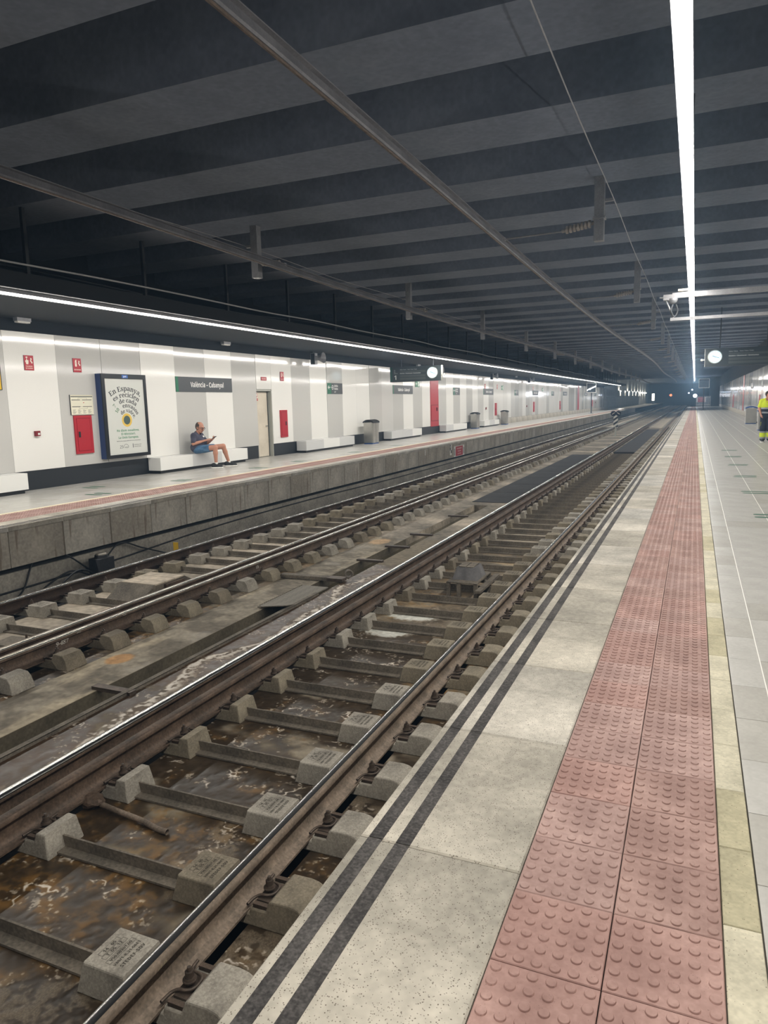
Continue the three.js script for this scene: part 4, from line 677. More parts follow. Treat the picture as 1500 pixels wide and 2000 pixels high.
// right wall fittings
redCabinet(onRight('fire_cabinet', 'red fire cabinet on the near platform wall just left of the worker', 'cabinet', 50.5, 1.12), 0.6, 1.1, 1);
redCabinet(onRight('fire_cabinet', 'most distant red fire cabinet on the near platform wall', 'cabinet', 84, 1.12), 0.9, 1.3, 1);
[[57.5, 'station name sign on the near platform wall, closest to the worker', T.name, 2.58, 'station_name_sign'], [72.5, 'second station name sign on the near platform wall', T.name, 2.58, 'station_name_sign'], [49.0, 'exit sign on the near platform wall above the worker', T.exit, 1.29, 'exit_sign'], [64.3, 'exit sign on the near platform wall before the red panel', T.exit, 1.29, 'exit_sign'], [79, 'exit sign on the near platform wall beyond the red panel', T.exit, 1.29, 'exit_sign']].forEach(([Z, l, t, w, n]) => flatSign(onRight(n, l, 'sign', Z, 2.3), w, 0.42, t));

// ------------------------------------------------------------------ bins, stickers, platform furniture
function bin(x, z, label, lidMat, w = 0.40, d = 0.64) {
  const t = thing('litter_bin', label, 'bin', [x, 0, -z]); const h = 0.90;
  mesh('body', merge([box(-w / 2, w / 2, 0.05, h, -d / 2, d / 2), box(w / 2, w / 2 + 0.012, 0.06, h - 0.01, -d / 2 + 0.05, -0.02), box(w / 2, w / 2 + 0.012, 0.06, h - 0.01, 0.02, d / 2 - 0.05), box(-w / 2 + 0.04, w / 2 - 0.04, 0.06, h - 0.01, d / 2, d / 2 + 0.01)]), M.inox, t);
  mesh('base', box(-w / 2 + 0.01, w / 2 - 0.01, 0, 0.05, -d / 2 + 0.01, d / 2 - 0.01), M.blue, t);
  const s = new THREE.Shape(); s.moveTo(-w / 2 - 0.03, -0.02); s.quadraticCurveTo(0, 0.11, w / 2 + 0.04, -0.03); s.lineTo(w / 2 + 0.04, 0.03); s.quadraticCurveTo(0, 0.20, -w / 2 - 0.03, 0.03); const g = new THREE.ExtrudeGeometry(s, { depth: d + 0.04, bevelEnabled: false }); g.translate(0, h, -d / 2 - 0.02); mesh('lid', metre(g), lidMat, t);
}
bin(-12.45, 27.45, 'steel bin with a black curved lid, first and largest on the far platform', M.dark);
bin(-12.55, 43.4, 'second steel bin on the far platform, before the last bench', M.dark);
bin(-12.45, 50.6, 'third and most distant steel bin on the far platform', M.dark);
bin(3.02, 46.8, 'steel bin with a blue curved lid by the wall of the nearer platform', M.blue, 0.56, 0.56);
bin(3.02, 37.8, 'steel bin half hidden behind the worker on the nearer platform', M.blue, 0.56, 0.56);
const footG = (() => { const s = new THREE.Shape(); s.moveTo(-0.21, 0); s.bezierCurveTo(-0.21, 0.06, -0.12, 0.07, -0.04, 0.045); s.bezierCurveTo(0.04, 0.03, 0.1, 0.065, 0.17, 0.055); s.bezierCurveTo(0.23, 0.04, 0.23, -0.04, 0.17, -0.05); s.bezierCurveTo(0.1, -0.06, 0.02, -0.05, -0.06, -0.06); s.bezierCurveTo(-0.16, -0.07, -0.21, -0.05, -0.21, 0); const g = new THREE.ExtrudeGeometry(s, { depth: 0.0015, bevelEnabled: false }); g.rotateX(-Math.PI / 2); return metre(g); })();
function stickers(x, Z, label) { const t = thing('footprint_sticker', label, 'floor sticker', [x, 0.0008, -Z]); for (const s of [-1, 1]) { const f = piece('footprint', footG, M.sticker, t, [rr(-0.02, 0.02), 0, s * 0.115]); f.scale.z = s; } }
[8.2, 10.85, 13.5, 16.2, 18.9, 21.5, 24.0].forEach((Z, i) => stickers(1.0, Z, `${ord[i]} pair of green footprint stickers on the nearer platform, counted from the camera`));
[10.66, 13.2, 16.4, 18.6, 22.5, 26.3].forEach((Z, i) => stickers(-10.85, Z, `${ord[i]} pair of footprint stickers beside the red strip of the far platform, from the left`));
stickers(-11.9, 11.6, 'pair of footprint stickers on the far platform in front of the poster case');
function platformMirror(x, Z, w, h, y0, tilt, turn, label) {
  const t = thing('platform_mirror', label, 'mirror', [x, 0, -Z]); mesh('pole', merge([cyl(0.06, 0.06, y0 + 0.25, 10), box(-0.28, 0.28, 0, 0.03, -0.2, 0.2), box(-0.05, 0.05, y0 + 0.1, y0 + 0.25, 0, 0.14)]), M.darkGrey, t);
  const a = h / 2, b = w / 2, f = mesh('frame', merge([box(-b - 0.05, b + 0.05, -a - 0.05, -a, -0.03, 0.05), box(-b - 0.05, b + 0.05, a, a + 0.05, -0.03, 0.05), box(-b - 0.05, -b, -a, a, -0.03, 0.05), box(b, b + 0.05, -a, a, -0.03, 0.05), box(-b, b, -a, a, -0.03, 0)]), M.sole, t, [0, y0 + a, 0.18]);
  f.rotation.set(tilt, turn, 0, 'YXZ');
  const g = new THREE.PlaneGeometry(w, h, 12, 12), p = g.attributes.position; for (let i = 0; i < p.count; i++) p.setZ(i, 0.02 - 0.012 * ((p.getX(i) / w) ** 2 + (p.getY(i) / h) ** 2)); g.computeVertexNormals(); mesh('mirror_glass', g, M.mirror, f);
}
platformMirror(-11.28, 88.3, 1.0, 1.05, 2.45, -0.06, 0.22, 'square mirror on a dark pole far along the far platform'); platformMirror(0.95, 96, 1.1, 1.02, 2.7, -0.06, 0.04, 'square mirror on a pole near the end of the nearer platform');
{ const t = thing('platform_end_fence', 'white barred fence closing the far end of the nearer platform', 'fence', [1.3, 0, -132.2]); for (let i = 0; i < 11; i++) piece('bar', box(-1.05 + i * 0.21 - 0.035, -1.05 + i * 0.21 + 0.035, 0, 1.72, -0.03, 0.03), M.sole, t); for (const y of [0.3, 1.5]) piece('rail', box(-1.1, 1.1, y - 0.03, y + 0.03, -0.035, 0.035), M.sole, t);
  const s = thing('fence_sign', 'red notice with white edges fixed on the fence at the platform end', 'sign', [0.95, 1.15, -132.14]); mesh('backing', box(-0.75, 0.75, -0.42, 0.42, 0, 0.03), M.sole, s); mesh('print', plane(1.0, 0.82, 0, 0, 0.032), new THREE.MeshStandardMaterial({ map: T.platRed, roughness: 0.5 }), s); }
{ const t = thing('track_crossing_sign', 'red notice with white side bars on the far platform edge wall', 'sign', [-9.128, -0.395, -29.1], Math.PI / 2); mesh('backing', box(-0.72, 0.72, -0.22, 0.22, 0, 0.012), M.sole, t); mesh('print', plane(1.02, 0.40, 0, 0, 0.0135), new THREE.MeshStandardMaterial({ map: T.platRed, roughness: 0.5 }), t); for (const x of [-0.64, 0.64]) piece('bar_mark', box(x - 0.03, x + 0.03, -0.16, 0.12, 0.012, 0.015), M.dark, t); }
{ const t = thing('stop_marker', 'small black and white chequered marker left of the red notice on the edge wall', 'marker', [-9.128, -0.20, -27.95], Math.PI / 2); mesh('plate', box(-0.11, 0.11, -0.30, 0.14, 0, 0.012), M.sole, t); piece('black_square', box(-0.11, 0.0, -0.10, 0.03, 0.012, 0.014), M.dark, t); piece('black_square', box(0.0, 0.11, -0.22, -0.10, 0.012, 0.014), M.dark, t); piece('black_square', box(-0.11, 0.0, 0.05, 0.14, 0.012, 0.014), M.dark, t); }
{ const t = thing('white_marker', 'thin white strip on the far platform edge wall, left of the red notice', 'marker', [-9.128, -0.16, -24.9], Math.PI / 2); mesh('strip', box(-0.03, 0.03, -0.12, 0.12, 0, 0.01), M.sole, t); }

// ------------------------------------------------------------------ lamps in the tunnel beyond
function lamp(x, y, Z, r, label, col = 0xfff3dc, power = 3, cat = 'lamp') {
  const t = thing('tunnel_lamp', label, cat, [x, y, -Z]); const g = new THREE.SphereGeometry(r, 12, 8); const m = plain(0xffffff, 0.5, 0, { emissive: col, emissiveIntensity: 5 }); mesh('bulb', g, m, t); mesh('holder', x < -12 ? merge([box(-0.32, 0.05, r, r + 0.05, -0.03, 0.03)]) : Z < 130 ? merge([box(-0.03, 0.03, r * 0.98, 4.94 - y, -0.03, 0.03)]) : merge([box(-0.04, 0.04, SLAB - y - 0.02, -r * 0.98, -0.04, 0.04)]), M.darkGrey, t);
  const l = new THREE.PointLight(col, power, 0, 2); l.castShadow = true; t.add(l); l.name = 'lamp_light';
}
for (let i = 0; i < 9; i++) lamp(-12.7, 3.0, 140 + i * 9.5, 0.15, i ? `small white tunnel lamp, ${ord[i]} in the row beyond the far platform` : 'small white tunnel lamp, first in the row beyond the far platform', 0xfff3dc, 22);
lamp(-5.9, 2.2, 205, 0.3, 'orange signal light shining in the dark tunnel beyond the far track', 0xff6a3c, 12, 'signal');
lamp(0.0, 1.9, 205, 0.5, 'white lamp glaring at the tunnel end right beside the light line', 0xf2f6ff, 40); lamp(-0.45, 2.75, 125.4, 0.11, 'small white lamp hanging just above the glaring lamp, before the end fence', 0xf6f8ff, 45); lamp(-1.6, 2.7, 215, 0.2, 'bluish white lamp left of the glaring lamp at the tunnel end', 0xd8e8ff);
{ const t = thing('lit_panel', 'narrow upright white light box glowing beyond the far platform', 'light box', [-10.0, 0, -200]); mesh('stand', box(-0.3, 0.3, 0, 0.9, -0.1, 0.1), M.darkGrey, t); mesh('light_face', box(-0.3, 0.3, 0.9, 2.7, -0.1, 0.1), M.bulb, t); const l = new THREE.RectAreaLight(0xffffff, 8, 0.6, 2.2); l.position.set(0, 1.6, 0.12); l.rotation.y = Math.PI; t.add(l); }

// ------------------------------------------------------------------ people
function sdfMesh(f, lo, hi, cell) { // naive surface nets
  const n = [0, 1, 2].map((i) => Math.ceil((hi[i] - lo[i]) / cell) + 2), N = n[0] * n[1] * n[2], v = new Float32Array(N), id = new Int32Array(N).fill(-1), pos = [], idx = [];
  const at = (i, j, k) => i + n[0] * (j + n[1] * k), q = [0, 0, 0];
  for (let k = 0; k < n[2]; k++) for (let j = 0; j < n[1]; j++) for (let i = 0; i < n[0]; i++) { q[0] = lo[0] + i * cell; q[1] = lo[1] + j * cell; q[2] = lo[2] + k * cell; v[at(i, j, k)] = f(q); }
  const C = [[0, 0, 0], [1, 0, 0], [0, 1, 0], [1, 1, 0], [0, 0, 1], [1, 0, 1], [0, 1, 1], [1, 1, 1]], ED = [[0, 1], [2, 3], [4, 5], [6, 7], [0, 2], [1, 3], [4, 6], [5, 7], [0, 4], [1, 5], [2, 6], [3, 7]];
  for (let k = 0; k < n[2] - 1; k++) for (let j = 0; j < n[1] - 1; j++) for (let i = 0; i < n[0] - 1; i++) {
    let m = 0; const w = C.map((c) => v[at(i + c[0], j + c[1], k + c[2])]); for (const x of w) if (x < 0) m++;
    if (m === 0 || m === 8) continue; let x = 0, y = 0, z = 0, c = 0;
    for (const [a, b] of ED) if ((w[a] < 0) !== (w[b] < 0)) { const t = w[a] / (w[a] - w[b]); x += C[a][0] + t * (C[b][0] - C[a][0]); y += C[a][1] + t * (C[b][1] - C[a][1]); z += C[a][2] + t * (C[b][2] - C[a][2]); c++; }
    id[at(i, j, k)] = pos.length / 3; pos.push(lo[0] + (i + x / c) * cell, lo[1] + (j + y / c) * cell, lo[2] + (k + z / c) * cell);
  }
  const quad = (a, b, c, d, flip) => { if (a < 0 || b < 0 || c < 0 || d < 0) return; flip ? idx.push(a, c, b, a, d, c) : idx.push(a, b, c, a, c, d); };
  for (let k = 1; k < n[2] - 1; k++) for (let j = 1; j < n[1] - 1; j++) for (let i = 1; i < n[0] - 1; i++) {
    const s = v[at(i, j, k)] < 0;
    if (s !== v[at(i + 1, j, k)] < 0) quad(id[at(i, j - 1, k - 1)], id[at(i, j, k - 1)], id[at(i, j, k)], id[at(i, j - 1, k)], !s);
    if (s !== v[at(i, j + 1, k)] < 0) quad(id[at(i - 1, j, k - 1)], id[at(i - 1, j, k)], id[at(i, j, k)], id[at(i, j, k - 1)], !s);
    if (s !== v[at(i, j, k + 1)] < 0) quad(id[at(i - 1, j - 1, k)], id[at(i, j - 1, k)], id[at(i, j, k)], id[at(i - 1, j, k)], !s);
  }
  const g = new THREE.BufferGeometry(); g.setAttribute('position', new THREE.BufferAttribute(new Float32Array(pos), 3)); g.setIndex(idx); g.computeVertexNormals(); g.setAttribute('uv', new THREE.BufferAttribute(new Float32Array(pos.length / 3 * 2).map((_, i) => i % 2 ? pos[(i >> 1) * 3 + 1] : pos[(i >> 1) * 3] + pos[(i >> 1) * 3 + 2]), 2));
  return g.toNonIndexed();
}
const sub = (a, b) => [a[0] - b[0], a[1] - b[1], a[2] - b[2]], add = (a, b, s = 1) => [a[0] + b[0] * s, a[1] + b[1] * s, a[2] + b[2] * s], dot = (a, b) => a[0] * b[0] + a[1] * b[1] + a[2] * b[2], nrm = (a) => { const l = Math.hypot(...a); return a.map((x) => x / l); }, crs = (a, b) => [a[1] * b[2] - a[2] * b[1], a[2] * b[0] - a[0] * b[2], a[0] * b[1] - a[1] * b[0]], lrp = (a, b, t) => add(a, sub(b, a), t);
const bone = (a, b, ra, rb = ra) => { const d = sub(b, a), L = dot(d, d) || 1e-9; return (p) => { const q = sub(p, a), t = Math.max(0, Math.min(1, dot(q, d) / L)); return Math.hypot(q[0] - d[0] * t, q[1] - d[1] * t, q[2] - d[2] * t) - (ra + (rb - ra) * t); }; };
const blob = (c, r, ax) => { const [u, v, w] = ax || [[1, 0, 0], [0, 1, 0], [0, 0, 1]], m = Math.min(...r); return (p) => { const q = sub(p, c); const k = Math.hypot(dot(q, u) / r[0], dot(q, v) / r[1], dot(q, w) / r[2]); return (k - 1) * m; }; };
const smooth = (fs, k) => (p) => { let d = fs[0](p); for (let i = 1; i < fs.length; i++) { const e = fs[i](p), h = Math.max(0, Math.min(1, 0.5 + 0.5 * (e - d) / k)); d = e + (d - e) * h - k * h * (1 - h); } return d; };
const grow = (f, r) => (p) => f(p) - r, cutY = (f, y0, y1) => (p) => Math.max(f(p), y0 - p[1], p[1] - y1), cutBy = (f, c, n) => (p) => Math.max(f(p), dot(sub(p, c), n));
// a hand: palm plus five separate fingers. wrist w, direction d, back-of-hand normal u, thumb side t
function hand(w, d, u, t, curl) {
  const out = [], at = (a, b, c) => add(add(add(w, d, a), t, b), u, c);
  out.push(bone(at(0.02, -0.012, 0), at(0.085, -0.028, 0), 0.016, 0.013), bone(at(0.02, 0.012, 0), at(0.085, 0.026, 0), 0.016, 0.013), bone(at(0, 0, 0), at(0.08, 0, 0), 0.021, 0.015));
  [[0.030, 0.070], [0.010, 0.078], [-0.010, 0.072], [-0.029, 0.058]].forEach(([o, L]) => { let p = at(0.085, o, 0), a = curl * 0.5; for (const s of [0.45, 0.3, 0.25]) { const e = add(add(p, d, Math.cos(a) * L * s), u, -Math.sin(a) * L * s); out.push(bone(p, e, 0.0088, 0.0078)); p = e; a += curl * 0.55; } });
  const th = at(0.025, 0.028, -0.004), t2 = add(add(th, t, 0.028), d, 0.03), t3 = add(add(t2, d, 0.028), u, -0.012 - curl * 0.01); out.push(bone(th, t2, 0.012, 0.0098), bone(t2, t3, 0.0098, 0.0085));
  return smooth(out, 0.006);
}
const bounds = (pts, r) => [[0, 1, 2].map((i) => Math.min(...pts.map((p) => p[i])) - r), [0, 1, 2].map((i) => Math.max(...pts.map((p) => p[i])) + r)];
function headSdf(c, F, U, R, s = 1) { // skull, jaw, nose, ears, brow
  const at = (f, u, r) => add(add(add(c, F, f * s), U, u * s), R, r * s), ax = [F, U, R], sc = (a) => a.map((x) => x * s);
  return { at, skin: smooth([blob(at(-0.012, 0.02, 0), sc([0.100, 0.105, 0.080]), ax), blob(at(0.022, -0.05, 0), sc([0.072, 0.075, 0.062]), ax), bone(at(0.066, -0.100, 0.016), at(0.066, -0.100, -0.016), 0.022 * s), bone(at(0.086, 0.012, 0), at(0.116, -0.034, 0), 0.011 * s, 0.016 * s), bone(at(0.082, 0.028, 0.035), at(0.082, 0.028, -0.035), 0.014 * s), bone(at(0.084, -0.066, 0.016), at(0.084, -0.066, -0.016), 0.010 * s), blob(at(-0.008, -0.012, 0.082), sc([0.022, 0.034, 0.012]), ax), blob(at(-0.008, -0.012, -0.082), sc([0.022, 0.034, 0.012]), ax)], 0.018 * s) };
}
function faceBits(g, H, brow) { // eyes, mouth, brows as small parts
  for (const r of [-0.032, 0.032]) { piece('eye', metre(new THREE.SphereGeometry(0.0105, 10, 8).toNonIndexed()), M.sole, g, H.at(0.083, 0.004, r)); piece('pupil', metre(new THREE.SphereGeometry(0.006, 8, 6).toNonIndexed()), M.dark, g, H.at(0.093, 0.003, r)); piece('eyebrow', sdfMesh(bone(H.at(0.094, 0.03, r - 0.018), H.at(0.092, 0.032, r + 0.018), 0.005), ...bounds([H.at(0.093, 0.03, r)], 0.035), 0.004), brow, g); }
  mesh('mouth', sdfMesh((p) => Math.min(bone(H.at(0.099, -0.068, -0.019), H.at(0.104, -0.066, 0), 0.006)(p), bone(H.at(0.104, -0.066, 0), H.at(0.099, -0.068, 0.019), 0.006)(p)), ...bounds([H.at(0.1, -0.066, 0)], 0.04), 0.003), plain(0x7a3f38, 0.6), g);
}
function shoe(g, heel, toe, name) {
  const d = nrm(sub(toe, heel)), L = Math.hypot(...sub(toe, heel)), s = [-d[2], 0, d[0]], mid = lrp(heel, toe, 0.55);
  const up = smooth([bone([heel[0], 0.07, heel[2]], [mid[0], 0.066, mid[2]], 0.052, 0.052), bone([mid[0], 0.06, mid[2]], add([toe[0], 0.048, toe[2]], d, -0.03), 0.053, 0.040), bone([heel[0], 0.10, heel[2]], add([heel[0], 0.115, heel[2]], d, 0.06), 0.050, 0.048)], 0.03);
  const t = mesh(name, sdfMesh(cutY(up, 0.03, 0.15), [Math.min(heel[0], toe[0]) - 0.1, 0, Math.min(heel[2], toe[2]) - 0.1], [Math.max(heel[0], toe[0]) + 0.1, 0.16, Math.max(heel[2], toe[2]) + 0.1], 0.009), M.shoe, g);
  mesh('sole', sdfMesh(cutY(grow((p) => up([p[0], Math.max(p[1], 0.06), p[2]]), 0.008), 0.001, 0.040), [Math.min(heel[0], toe[0]) - 0.1, -0.02, Math.min(heel[2], toe[2]) - 0.1], [Math.max(heel[0], toe[0]) + 0.1, 0.05, Math.max(heel[2], toe[2]) + 0.1], 0.008), M.sole, t);
}
{ // the seated man
  const O = [-12.4, 0, 16.2], J = (X, y, Z) => [X - O[0], y, -(Z - O[2])];
  const g = thing('person', 'bald seated man in glasses, dark t-shirt and denim shorts, looking at his phone', 'person', [O[0], 0, -O[2]]);
  const hipR = J(-12.50, 0.52, 15.97), hipL = J(-12.52, 0.52, 16.2), knR = J(-12.02, 0.575, 16.12), knL = J(-12.03, 0.585, 16.50), anR = J(-12.01, 0.13, 16.11), anL = J(-11.98, 0.13, 16.65);
  const shR = J(-12.55, 0.90, 15.91), shL = J(-12.62, 0.90, 16.28), elR = J(-12.52, 0.685, 15.83), elL = J(-12.52, 0.68, 16.44), wrR = J(-12.25, 0.785, 16.13), wrL = J(-12.33, 0.755, 16.40), nk = J(-12.58, 0.96, 16.1), hc = J(-12.50, 1.125, 16.13);
  const F = nrm([0.93, -0.33, 0.0]), R = nrm(crs(F, [0, 1, 0])), U = crs(R, F), H = headSdf(hc, F, U, R, 1.15);
  const legs = [[hipR, knR, anR], [hipL, knL, anL]].flatMap(([h, k, a]) => [bone(h, k, 0.092, 0.070), bone(k, lrp(k, a, 0.35), 0.060, 0.063), bone(lrp(k, a, 0.35), a, 0.062, 0.040)]);
  const arms = [[shR, elR, wrR], [shL, elL, wrL]].flatMap(([s, e, w]) => [bone(s, e, 0.055, 0.042), bone(e, w, 0.041, 0.027), bone(lrp(e, w, 0.15), lrp(e, w, 0.45), 0.041, 0.037)]);
  const chest = blob(J(-12.58, 0.80, 16.1), [0.145, 0.19, 0.215]), belly = blob(J(-12.51, 0.655, 16.12), [0.175, 0.17, 0.19]), pel = blob(J(-12.57, 0.52, 16.08), [0.16, 0.11, 0.19]);
  const core = [grow(chest, -0.04), grow(belly, -0.04), grow(pel, -0.03), bone(nk, add(hc, U, -0.05), 0.062, 0.058), bone(nk, lrp(shR, nk, 0.2), 0.05, 0.04), bone(nk, lrp(shL, nk, 0.2), 0.05, 0.04)];
  const body = sdfMesh(smooth([...core, ...legs, ...arms, H.skin], 0.025), ...bounds([hipR, hipL, knR, knL, anR, anL, shR, shL, elR, hc], 0.19), 0.0125);
  const head = sdfMesh(smooth([H.skin, bone(nk, add(hc, U, -0.05), 0.062, 0.058)], 0.02), ...bounds([hc], 0.16), 0.006);
  const dR = nrm(sub(J(-12.20, 0.83, 16.34), wrR)), uR = nrm([0.1, 0.95, 0.1]), hR = hand(wrR, dR, nrm(crs(crs(dR, uR), dR)), nrm(crs(uR, dR)), 0.9);
  const dL = nrm([0.75, 0.5, 0.1]), uL = nrm([0.4, -0.8, -0.1]), hL = hand(wrL, dL, nrm(crs(crs(dL, uL), dL)), nrm(crs(dL, uL)), 1.0);
  mesh('body', mergeGeometries([body, head, sdfMesh(hR, ...bounds([wrR, add(wrR, dR, 0.12)], 0.09), 0.0045), sdfMesh(hL, ...bounds([wrL, add(wrL, dL, 0.12)], 0.09), 0.0045)]), M.skin, g);
  const shirt = smooth([chest, belly, bone(add(hipR, [-0.07, 0.06, 0]), add(hipL, [-0.07, 0.06, 0]), 0.135), bone(shR, shL, 0.082), bone(shR, lrp(shR, elR, 0.72), 0.082, 0.070), bone(shL, lrp(shL, elL, 0.72), 0.082, 0.070), bone(nk, lrp(nk, shR, 0.5), 0.07), bone(nk, lrp(nk, shL, 0.5), 0.07)], 0.035);
  const hole = bone(add(nk, F, 0.03), add(hc, F, 0.04), 0.075, 0.09);
  mesh('t_shirt', sdfMesh((p) => Math.max(shirt(p), -hole(p), 0.44 - p[1]), ...bounds([shR, shL, hipR, J(-12.32, 0.66, 16.1)], 0.2), 0.0125), M.shirt, g);
  mesh('shirt_logo', plane(0.05, 0.05), M.sole, g, J(-12.425, 0.875, 16.17)).rotation.set(-0.5, 1.35, 0, 'YXZ');
  const shorts = smooth([pel, bone(hipR, lrp(hipR, knR, 0.56), 0.118, 0.102), bone(hipL, lrp(hipL, knL, 0.52), 0.118, 0.102)], 0.03), fl = (p) => Math.max(shorts(p), dot(sub(p, lrp(hipR, knR, 0.72)), nrm(sub(knR, hipR))) > 0 && dot(sub(p, lrp(hipL, knL, 0.72)), nrm(sub(knL, hipL))) > 0 ? 0.02 : -1, 0.412 - p[1]);
  mesh('shorts', sdfMesh(fl, ...bounds([hipR, hipL, lrp(hipR, knR, 0.7), lrp(hipL, knL, 0.7)], 0.2), 0.0125), M.denim, g);
  const hairF = cutBy(cutBy(grow(blob(H.at(-0.012, 0.02, 0), [0.118, 0.124, 0.095], [F, U, R]), 0.008), H.at(0.02, 0, 0), F), H.at(0, 0.075, 0), nrm(add(U, F, 0.3)));
  mesh('hair', sdfMesh((p) => Math.max(hairF(p), dot(sub(p, H.at(0, -0.07, 0)), U.map((x) => -x))), ...bounds([hc], 0.17), 0.008), M.hairGrey, g);
  faceBits(g, H, M.hairGrey);
  const gl = new THREE.Group(); put(gl, 'glasses', g); for (const r of [-0.036, 0.036]) { const t = new THREE.TorusGeometry(0.029, 0.0048, 6, 18); const q = piece('lens_rim', metre(t.toNonIndexed()), M.dark, gl, H.at(0.108, 0.002, r)); q.quaternion.setFromUnitVectors(new THREE.Vector3(0, 0, 1), new THREE.Vector3(...F)); const s = Math.sign(r); piece('temple', metre(tube([H.at(0.106, 0.008, r + s * 0.026), H.at(0.06, 0.008, s * 0.088), H.at(-0.02, 0.005, s * 0.092)], 0.004, 12, 5).toNonIndexed()), M.dark, gl); } piece('bridge', metre(tube([H.at(0.108, 0.006, -0.012), H.at(0.116, 0.008, 0), H.at(0.108, 0.006, 0.012)], 0.004, 6, 5).toNonIndexed()), M.dark, gl);
  for (const [k, a] of [[knR, anR], [knL, anL]]) piece('sock', sdfMesh(cutY(bone(add(a, [0, 0.10, 0]), add(a, [0, -0.03, 0]), 0.046, 0.048), 0.08, 0.165), ...bounds([a], 0.14), 0.009), M.sock, g);
  shoe(g, J(-12.075, 0, 16.07), J(-11.86, 0, 16.19), 'shoe'); shoe(g, J(-12.03, 0, 16.60), J(-11.82, 0, 16.80), 'shoe_001');
  const ph = thing('phone', 'dark phone held in both hands by the seated man', 'phone', [-12.235, 0.825, -16.375]); mesh('case', box(-0.08, 0.08, -0.005, 0.004, -0.038, 0.038), M.dark, ph); mesh('screen', box(-0.075, 0.075, 0.004, 0.0055, -0.034, 0.034), plain(0x232a33, 0.15), ph); ph.rotation.set(0, 0.1, 0.55, 'YXZ');
}
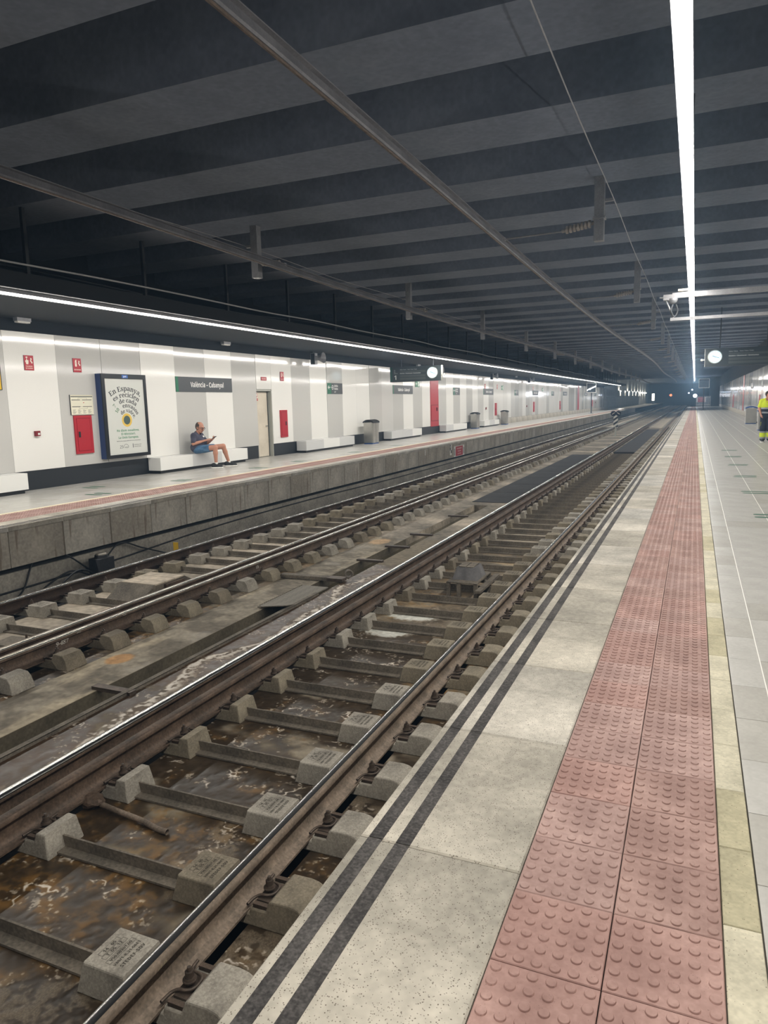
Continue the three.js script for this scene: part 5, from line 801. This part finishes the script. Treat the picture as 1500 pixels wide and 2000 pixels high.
{ // the worker at the picture edge
  const O = [2.31, 0, 28.2], J = (X, y, Z) => [X - O[0], y, -(Z - O[2])];
  const g = thing('person', 'standing worker in a yellow high-visibility shirt and navy trousers with reflective bands', 'person', [O[0], 0, -O[2]]);
  const hipR = J(2.22, 0.90, 28.2), hipL = J(2.40, 0.90, 28.2), knR = J(2.21, 0.49, 28.17), knL = J(2.42, 0.49, 28.15), anR = J(2.215, 0.09, 28.22), anL = J(2.43, 0.09, 28.2), shR = J(2.135, 1.43, 28.2), shL = J(2.485, 1.43, 28.2), elR = J(2.07, 1.19, 28.22), elL = J(2.56, 1.19, 28.2), wrR = J(2.115, 0.985, 28.05), wrL = J(2.53, 0.98, 28.05), nk = J(2.31, 1.48, 28.2), hc = J(2.325, 1.64, 28.15);
  const F = nrm([0.25, -0.22, 0.94]), R = nrm(crs(F, [0, 1, 0])), U = crs(R, F), H = headSdf(hc, F, U, R, 1.0);
  const legs = [[hipR, knR, anR], [hipL, knL, anL]].flatMap(([h, k, a]) => [bone(h, k, 0.088, 0.062), bone(k, lrp(k, a, 0.3), 0.058, 0.060), bone(lrp(k, a, 0.3), a, 0.058, 0.038)]);
  const arms = [[shR, elR, wrR], [shL, elL, wrL]].flatMap(([s, e, w]) => [bone(s, e, 0.052, 0.041), bone(e, w, 0.040, 0.027), bone(lrp(e, w, 0.15), lrp(e, w, 0.45), 0.041, 0.037)]);
  const chest = blob(J(2.31, 1.30, 28.2), [0.205, 0.22, 0.135]), belly = blob(J(2.31, 1.08, 28.18), [0.195, 0.20, 0.145]), pel = blob(J(2.31, 0.92, 28.2), [0.19, 0.12, 0.135]);
  const body = sdfMesh(smooth([grow(chest, -0.04), grow(belly, -0.04), grow(pel, -0.04), bone(nk, add(hc, U, -0.05), 0.056, 0.052), bone(nk, shR, 0.045, 0.04), bone(nk, shL, 0.045, 0.04), ...legs, ...arms, H.skin], 0.025), ...bounds([anR, anL, elR, elL, hc], 0.18), 0.0125);
  const hd = (w, s) => { const d = nrm([s * 0.12, -0.9, 0.42]), u = nrm([-s * 0.75, 0.1, 0.3]); return sdfMesh(hand(w, d, nrm(crs(crs(d, u), d)), nrm([s * 0.4, -0.2, 0.8]), 0.7), ...bounds([w, add(w, d, 0.12)], 0.09), 0.0045); };
  mesh('body', mergeGeometries([body, sdfMesh(H.skin, ...bounds([hc], 0.15), 0.006), hd(wrR, 1), hd(wrL, -1)]), M.skin, g);
  const shirt = smooth([chest, belly, bone(shR, shL, 0.06), bone(shR, lrp(shR, elR, 0.75), 0.066, 0.066), bone(shL, lrp(shL, elL, 0.75), 0.066, 0.066), bone(nk, lrp(nk, shR, 0.6), 0.06), bone(nk, lrp(nk, shL, 0.6), 0.06)], 0.04), hole = bone(add(nk, F, 0.05), add(hc, F, 0.03), 0.065, 0.08);
  const sb = bounds([shR, shL, elR, elL, J(2.31, 0.95, 28.2)], 0.2);
  mesh('shirt', sdfMesh((p) => Math.max(shirt(p), -hole(p), Math.abs(p[0]) < 0.21 ? 1.205 - p[1] : -1, 1.19 - p[1] - (Math.abs(p[0]) > 0.2 ? 0.2 : 0)), ...sb, 0.0125), M.yellow, g);
  const waist = smooth([chest, belly, grow(pel, 0.01)], 0.04);
  mesh('shirt_hem', sdfMesh(cutY(grow(waist, -0.003), 0.95, 1.22), ...sb, 0.0125), M.navy, g);
  piece('reflective_band', sdfMesh(cutY(grow(waist, 0.006), 1.15, 1.205), ...sb, 0.01), M.tape, g); piece('reflective_band', sdfMesh(cutY(grow(waist, 0.006), 1.00, 1.06), ...sb, 0.01), M.tape, g);
  const tr = smooth([pel, bone(hipR, knR, 0.112, 0.098), bone(knR, add(anR, [0, 0.02, 0]), 0.098, 0.088), bone(hipL, knL, 0.112, 0.098), bone(knL, add(anL, [0, 0.02, 0]), 0.098, 0.088)], 0.03), tb = bounds([hipR, hipL, anR, anL], 0.2);
  const T2p = mesh('trousers', sdfMesh(cutY(tr, 0.075, 1.0), ...tb, 0.0125), M.navy, g);
  mesh('yellow_cuff', sdfMesh(cutY(grow(tr, 0.006), 0.185, 0.335), ...tb, 0.011), M.yellow, T2p); piece('reflective_band', sdfMesh(cutY(grow(tr, 0.007), 0.335, 0.385), ...tb, 0.01), M.tape, T2p); piece('reflective_band', sdfMesh(cutY(grow(tr, 0.007), 0.125, 0.185), ...tb, 0.01), M.tape, T2p);
  mesh('pocket_stripe', box(-0.008, 0.008, -0.07, 0.07, -0.012, 0.012), M.yellow, T2p, [hipR[0] - 0.080, 0.64, 0.077]);
  const hairF = cutBy(grow(blob(H.at(-0.014, 0.022, 0), [0.106, 0.112, 0.088], [F, U, R]), 0.008), H.at(0.045, 0.02, 0), nrm(add(F, U, -0.35)));
  mesh('hair', sdfMesh(smooth([hairF, bone(H.at(-0.06, -0.03, -0.06), H.at(-0.05, -0.13, -0.06), 0.035, 0.022)], 0.02), ...bounds([hc], 0.2), 0.008), M.hair, g);
  faceBits(g, H, M.hair);
  mesh('necklace', metre(tube([add(nk, [-0.07, 0.03, 0.02]), add(nk, [-0.05, -0.05, 0.115]), add(nk, [0, -0.11, 0.135]), add(nk, [0.05, -0.05, 0.115]), add(nk, [0.07, 0.03, 0.02])], 0.006, 30, 5).toNonIndexed()), M.gold, g);
  shoe(g, J(2.215, 0, 28.24), J(2.20, 0, 28.0), 'shoe'); shoe(g, J(2.43, 0, 28.22), J(2.46, 0, 27.98), 'shoe_001');
}

for (const o of allGroups) delete o.userData.n;
scene.traverse((o) => { if (o.userData.n) delete o.userData.n; });
renderer.render(scene, camera);
